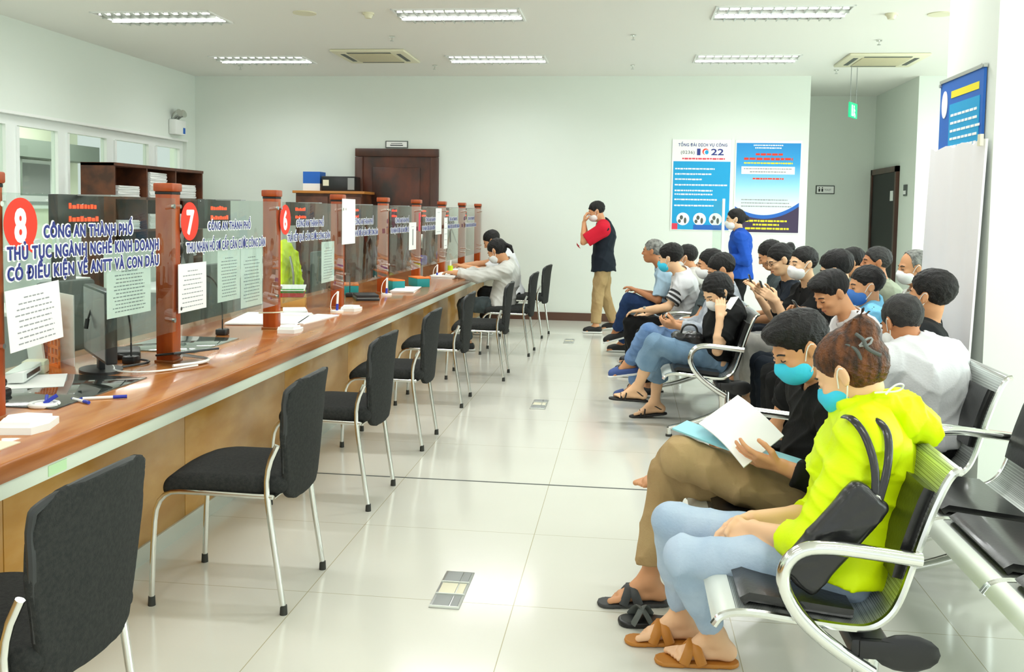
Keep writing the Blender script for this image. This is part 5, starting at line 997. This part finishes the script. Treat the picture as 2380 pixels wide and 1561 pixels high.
pe['red'] = person('person', 'person standing in red and navy polo and khaki trousers, hands at face', dict(vox=.0085, seed=79, P=(-.30, 11.8, .86), N=(-.31, 11.8, 1.33), H=(-.40, 11.77, 1.50), fd=(-.93, -.12, -.32), W=((-.545, 11.68, 1.36), (-.55, 11.86, 1.35)), E=((-.545, 11.62, 1.12), (-.52, 11.95, 1.13)), K=((-.36, 11.73, .47), (-.28, 11.92, .47)), A=((-.37, 11.68, .09), (-.16, 12.02, .11)), T=((-1, -.05, 0), (-1, 0, -.12)), HD=((.1, .1, 1), (.1, -.1, 1)), HN=((1, .2, 0), (1, -.2, 0)), curl=(.9, .9), skin='a', hair=('short', 'black'), mask='white', top=(NAVY, .1, .016), slv=(cloth((206, 30, 52)), .85), collar=cloth((206, 30, 52)), trs=(KHAKI, .93, .07, .016), shoecol=MT['dark'], hem=.10, hemdrop=.10))
pe['royal'] = person('person', 'person standing in bright blue jacket and black trousers, low bun, white mask', dict(vox=.0085, seed=83, fem=1, b=.95, P=(1.30, 11.3, .84), N=(1.28, 11.3, 1.27), H=(1.225, 11.27, 1.435), fd=(-.98, 0, -.12), W=((1.12, 11.15, 1.0), (1.1, 11.42, 1.0)), K=((1.27, 11.22, .46), (1.27, 11.4, .46)), A=((1.28, 11.2, .09), (1.28, 11.4, .09)), skin='b', hair=('lowbun', 'black'), mask='white', top=(ROYAL, 1.9, .018), collar=True, trs=(BLACK, .95, .07, .014), topname='jacket', hem=.10, hemdrop=.10))
pe['hoodie'] = person('person', 'person in light grey hoodie writing at the far end of the counter', dict(vox=.008, seed=89, fem=1, b=.95, P=(-1.30, 9.86, .49), N=(-1.25, 9.87, .92), H=(-1.36, 9.80, 1.07), fd=(-.83, .25, -.55), W=((-1.78, 9.72, .83), (-1.76, 9.95, .83)), E=((-1.54, 9.66, .80), None), K=((-1.70, 9.78, .50), (-1.70, 9.98, .50)), A=((-1.66, 9.85, .09), (-1.72, 10.02, .09)), skin='a', hair=('pony', 'black'), mask='white', top=(GREY, 1.85, .018), trs=(DGREY, .92, .066, .014), topname='hoodie', hem=.06, hemdrop=.04))
pe['writer'] = person('person', 'short haired person in white shirt bent over the counter behind the hoodie wearer', dict(vox=.0085, seed=97, P=(-1.34, 11.25, .49), N=(-1.47, 11.22, .97), H=(-1.61, 11.15, 1.13), fd=(-.83, -.1, -.55), W=((-1.92, 11.0, .83), (-1.95, 11.25, .83)), K=((-1.70, 11.15, .50), (-1.70, 11.35, .50)), A=((-1.66, 11.2, .09), (-1.7, 11.4, .09)), skin='a', hair=('short', 'black'), top=(WHITE, .8, .012), trs=(BLACK, .92, .066, .014)))

# ------------------------------------------------------------------ what the people wear loose, carry and hold
K_ = pe['lime']; rt = K_[0]; I = K_[1]; bs = I['base']
def L_(x, y, z): return (x-bs[0], y-bs[1], z)
def hood(P):
    d = ellp(P, L_(.80, 2.86, .90), (.085, .125, .085)); d = smin(d, ellp(P, L_(.735, 2.86, .935), (.09, .115, .05)), .03); d = smin(d, ellp(P, L_(.865, 2.84, .875), (.05, .085, .065)), .03)
    t = None
    d = smin(d, cap(P, L_(.64, 2.79, .935), L_(.74, 2.78, .955), .030, .032), .03); d = smin(d, cap(P, L_(.62, 2.90, .925), L_(.64, 2.79, .935), .028, .030), .03)
    return d+folds(P, .0045, 1.1, 4)
lo = L_(.54, 2.68, .76); hi = L_(.97, 3.04, 1.02)
obj('hood', sdfmesh('hood', hood, lo, hi, .006), LIME, rt)
obj('hood_cord', MB().tube([L_(.70, 2.755, .985), L_(.73, 2.745, .99), L_(.765, 2.74, .995), L_(.775, 2.735, 1.015), L_(.755, 2.73, 1.018), L_(.735, 2.735, 1.0), L_(.725, 2.735, .985)], .0028, 6, True, None, 2), 'white', rt)
t = thing('hair_clip', 'grey claw clip holding up the brown hair', 'hair clip', tuple(I['h'](-.085, .052, .06)+bs))
hh = lambda x, y, z: tuple(I['h'](x, y, z)-I['h'](-.085, .052, .06))
for sg, nmx in ((1, 'jaw'), (-1, 'jaw')): obj(nmx, MB().tube([hh(-.06+.03*sg, .060, .085), hh(-.085+.02*sg, .068, .06), hh(-.088+.012*sg, .074, .035), hh(-.095+.03*sg, .066, .0)], .0055, 8, True, None, 2), 'dgrey', t)
obj('hinge', MB().tube([hh(-.085, .070, .05), hh(-.11, .062, .06), hh(-.125, .050, .055), hh(-.11, .062, .04), hh(-.085, .070, .05)], .0035, 6, True, None, 1), 'grey', t)
# shoulder bag
t = thing('shoulder_bag', 'black leather shoulder bag with two straps on the lime jacket', 'bag', (.56, 2.555, .475))
def bagf(P):
    c = math.cos(.92); s_ = math.sin(.92); x, y, z = P; u = x*c+(z-.155)*s_; v = -x*s_+(z-.155)*c
    return rbox([u, y, v], (0, 0, 0), (.165, .030, .065), .026)+folds(P, .002, .9, 2)
obj('bag_body', sdfmesh('bag', bagf, (-.18, -.06, -.06), (.2, .06, .36), .006), 'leather', t)
for k, (a, b) in enumerate([((.02, .045, .27), (.10, .015, .295)), ((.075, .05, .285), (.115, .02, .29))]):
    top_ = (.055+.075*k, .085, .46-.005*k)
    obj('strap', MB().tube([(.10+.01*k, -.005, .26), (.105+.03*k, .015, .34), (.085+.06*k, .05, .42), top_, (.045+.06*k, .14, .452)], .011, 8, True, None, 2, (1, 0, 0)), 'leather', t)
obj('strap_ring', MB().tube([(.10+.014*math.cos(q), -.012, .262+.014*math.sin(q)) for q in [2*PI*j/14 for j in range(15)]], .003, 6, False), 'chrome', t)
# papers and folder on the khaki knee
def bent(name, lb, cat, A, B_, C_, m, sag, th=.003, n=12, **kw):
    A, B_, C_ = Vector(A), Vector(B_), Vector(C_); D = A+(C_-B_); nr = (B_-A).cross(D-A).normalized(); vs = []
    for i in range(n+1):
        for j in range(n+1):
            u, v = i/n, j/n; p = A+(B_-A)*u+(D-A)*v+nr*sag*math.sin(PI*v)*(1-.4*u); vs.append(p-A)
    m1 = len(vs); vs += [p-nr*th for p in vs]; f = []
    for i in range(n):
        for j in range(n):
            a = i*(n+1)+j; f += [(a, a+1, a+n+2, a+n+1), (m1+a, m1+a+n+1, m1+a+n+2, m1+a+1)]
    for i in range(n):
        for (a, b) in ((i, i+1), (n*(n+1)+i+1, n*(n+1)+i), ((i+1)*(n+1), i*(n+1)), (i*(n+1)+n, (i+1)*(n+1)+n)): f.append((a, m1+a, m1+b, b))
    o = obj(name, MB().add(vs, f), m); o.location = A; tag(o, lb, cat); return o, A, B_, D, nr
o, A, B_, D, nr = bent('paper_bundle', 'sheaf of white written pages held in the left hand over the khaki knee', 'papers', (.262, 3.36, .742), (.41, 3.50, .822), (.545, 3.30, .725), 'paper', -.018, .004)
ln = MB()
for k in range(9):
    u = .14+.085*k; v0, v1 = .18, .75-.06*(k % 3); q = [(B_-A)*(1-u)+(D-A)*v+nr*(-.018*math.sin(PI*v)*(1-.4*(1-u))-.0052+.0054*1.2) for v in [v0+(v1-v0)*j/8 for j in range(9)]]
    ln.tube([tuple(x) for x in q], .0009, 4)
obj('handwriting', ln, 'ink', o)
bent('folder', 'pale blue folder under the white pages on the khaki knee', 'folder', (.17, 3.36, .718), (.225, 3.43, .733), (.61, 3.24, .655), 'lav', .006, .006)
t = thing('slide_sandal', 'empty black cross-strap slide on the floor beside the worn grey one', 'sandal', (.11, 3.375, 0), .08)
F = Blob(); F.grp([('c', (-.07, 0, .012), (.10, 0, .012), .045, .038, .01)], [('h', (0, 0, .001), (0, 0, -1), .4), ('h', (0, 0, .022), (0, 0, 1), .4)], k=.01); obj('sole', F.mesh('sole', .005), 'black', t)
for (a, b) in ((-.065, .005), (.005, -.065)): obj('strap', MB().tube([(a, .045, .016), (a*.7+b*.3, .036, .05), ((a+b)/2, 0, .062), (a*.3+b*.7, -.036, .05), (b, -.045, .016)], .017, 8, True, None, 2, (1, 0, 0)), 'dgrey', t)
def phone(lb, c, d, up_, m='black'):
    d = un(V(*d)); up_ = np.array(up_, float); up_ = un(up_-d*(up_@d)); s_ = np.cross(d, up_); M4 = Matrix(((d[0], s_[0], up_[0], 0), (d[1], s_[1], up_[1], 0), (d[2], s_[2], up_[2], 0), (0, 0, 0, 1)))
    t = thing('mobile_phone', lb, 'phone', c); obj('case', MB().box(-.004, .004, -.036, .036, -.074, .074, .003).xf(M4), m, t); obj('screen', MB().box(.0041, .005, -.032, .032, -.068, .068).xf(M4), 'dglass', t)
phone('black phone held up by the bare-faced person in white collar', (.945, 5.34, .955), (.8, 0, .5), (-.4, 0, 1)); phone('phone in the hands of the person in black with white mask', (.965, 6.94, .945), (.9, 0, .3), (-.2, 0, 1))
phone('phone held by the person with glasses', (.955, 7.5, .955), (.9, 0, .3), (-.2, 0, 1)); phone('phone in the hands of the patterned grey jacket wearer', (.27, 7.11, .70), (.4, 0, .9), (-1, 0, .4))
# lap items
t = thing('handbag', 'black handbag on the lap of the person resting head on hand', 'bag', (.42, 6.60, .56))
obj('bag_body', sdfmesh('b', lambda P: rbox(P, (0, 0, .06), (.11, .10, .06), .045)+folds(P, .004, 1.2, 6), (-.16, -.15, -.03), (.16, .15, .16), .008), 'leather', t)
obj('handle', MB().tube([(-.05, -.06, .10), (-.03, -.07, .17), (.05, -.05, .17), (.07, -.05, .10)], .007, 8, True, None, 2), 'leather', t)
o, *_ = bent('folded_paper', 'folded white paper tucked by the neck of the person resting head on hand', 'paper', (.60, 6.40, .79), (.655, 6.40, .80), (.745, 6.46, .94), 'paper', .004, .006)
t = thing('wrist_watch', 'dark watch on the wrist under the striped sleeve', 'watch', (.16, 8.495, .622)); obj('band', MB().tube([(.0, .027*math.cos(q), .027*math.sin(q)) for q in [2*PI*j/14 for j in range(15)]], .007, 6, False, None, 0, (1, 0, 0)), 'dark', t); obj('dial', MB().cyl((0, -.018, .022), (0, -.022, .028), .016, 12), 'grey', t)
sl = pe['stripe'][1]
for f in (.42, .58, .74):
    a = sl['shL']*(1-f)+sl['eL']*f-sl['base']; d = un(sl['eL']-sl['shL']); u = un(np.cross(d, V(0, 0, 1))); w_ = np.cross(d, u)
    obj('sleeve_stripe', MB().tube([tuple(a+u*math.cos(q)*.0705+w_*math.sin(q)*.0705) for q in [2*PI*j/24 for j in range(25)]], .010, 6, False, None, 0, tuple(d)), 'dark', pe['stripe'][0])
# white framed stand in front of the person in bright blue
t = thing('info_stand', 'slim white framed acrylic stand before the person in bright blue', 'stand', (1.06, 11.0, 0))
obj('base', MB().box(-.15, .15, -.2, .2, 0, .02, .004), 'white', t); obj('frame', MB().box(-.012, .018, -.02, .012, .02, 1.665, .004), 'white', t); obj('acrylic_sheet', MB().box(-.11, -.013, -.004, .004, .55, 1.64), 'glass', t)
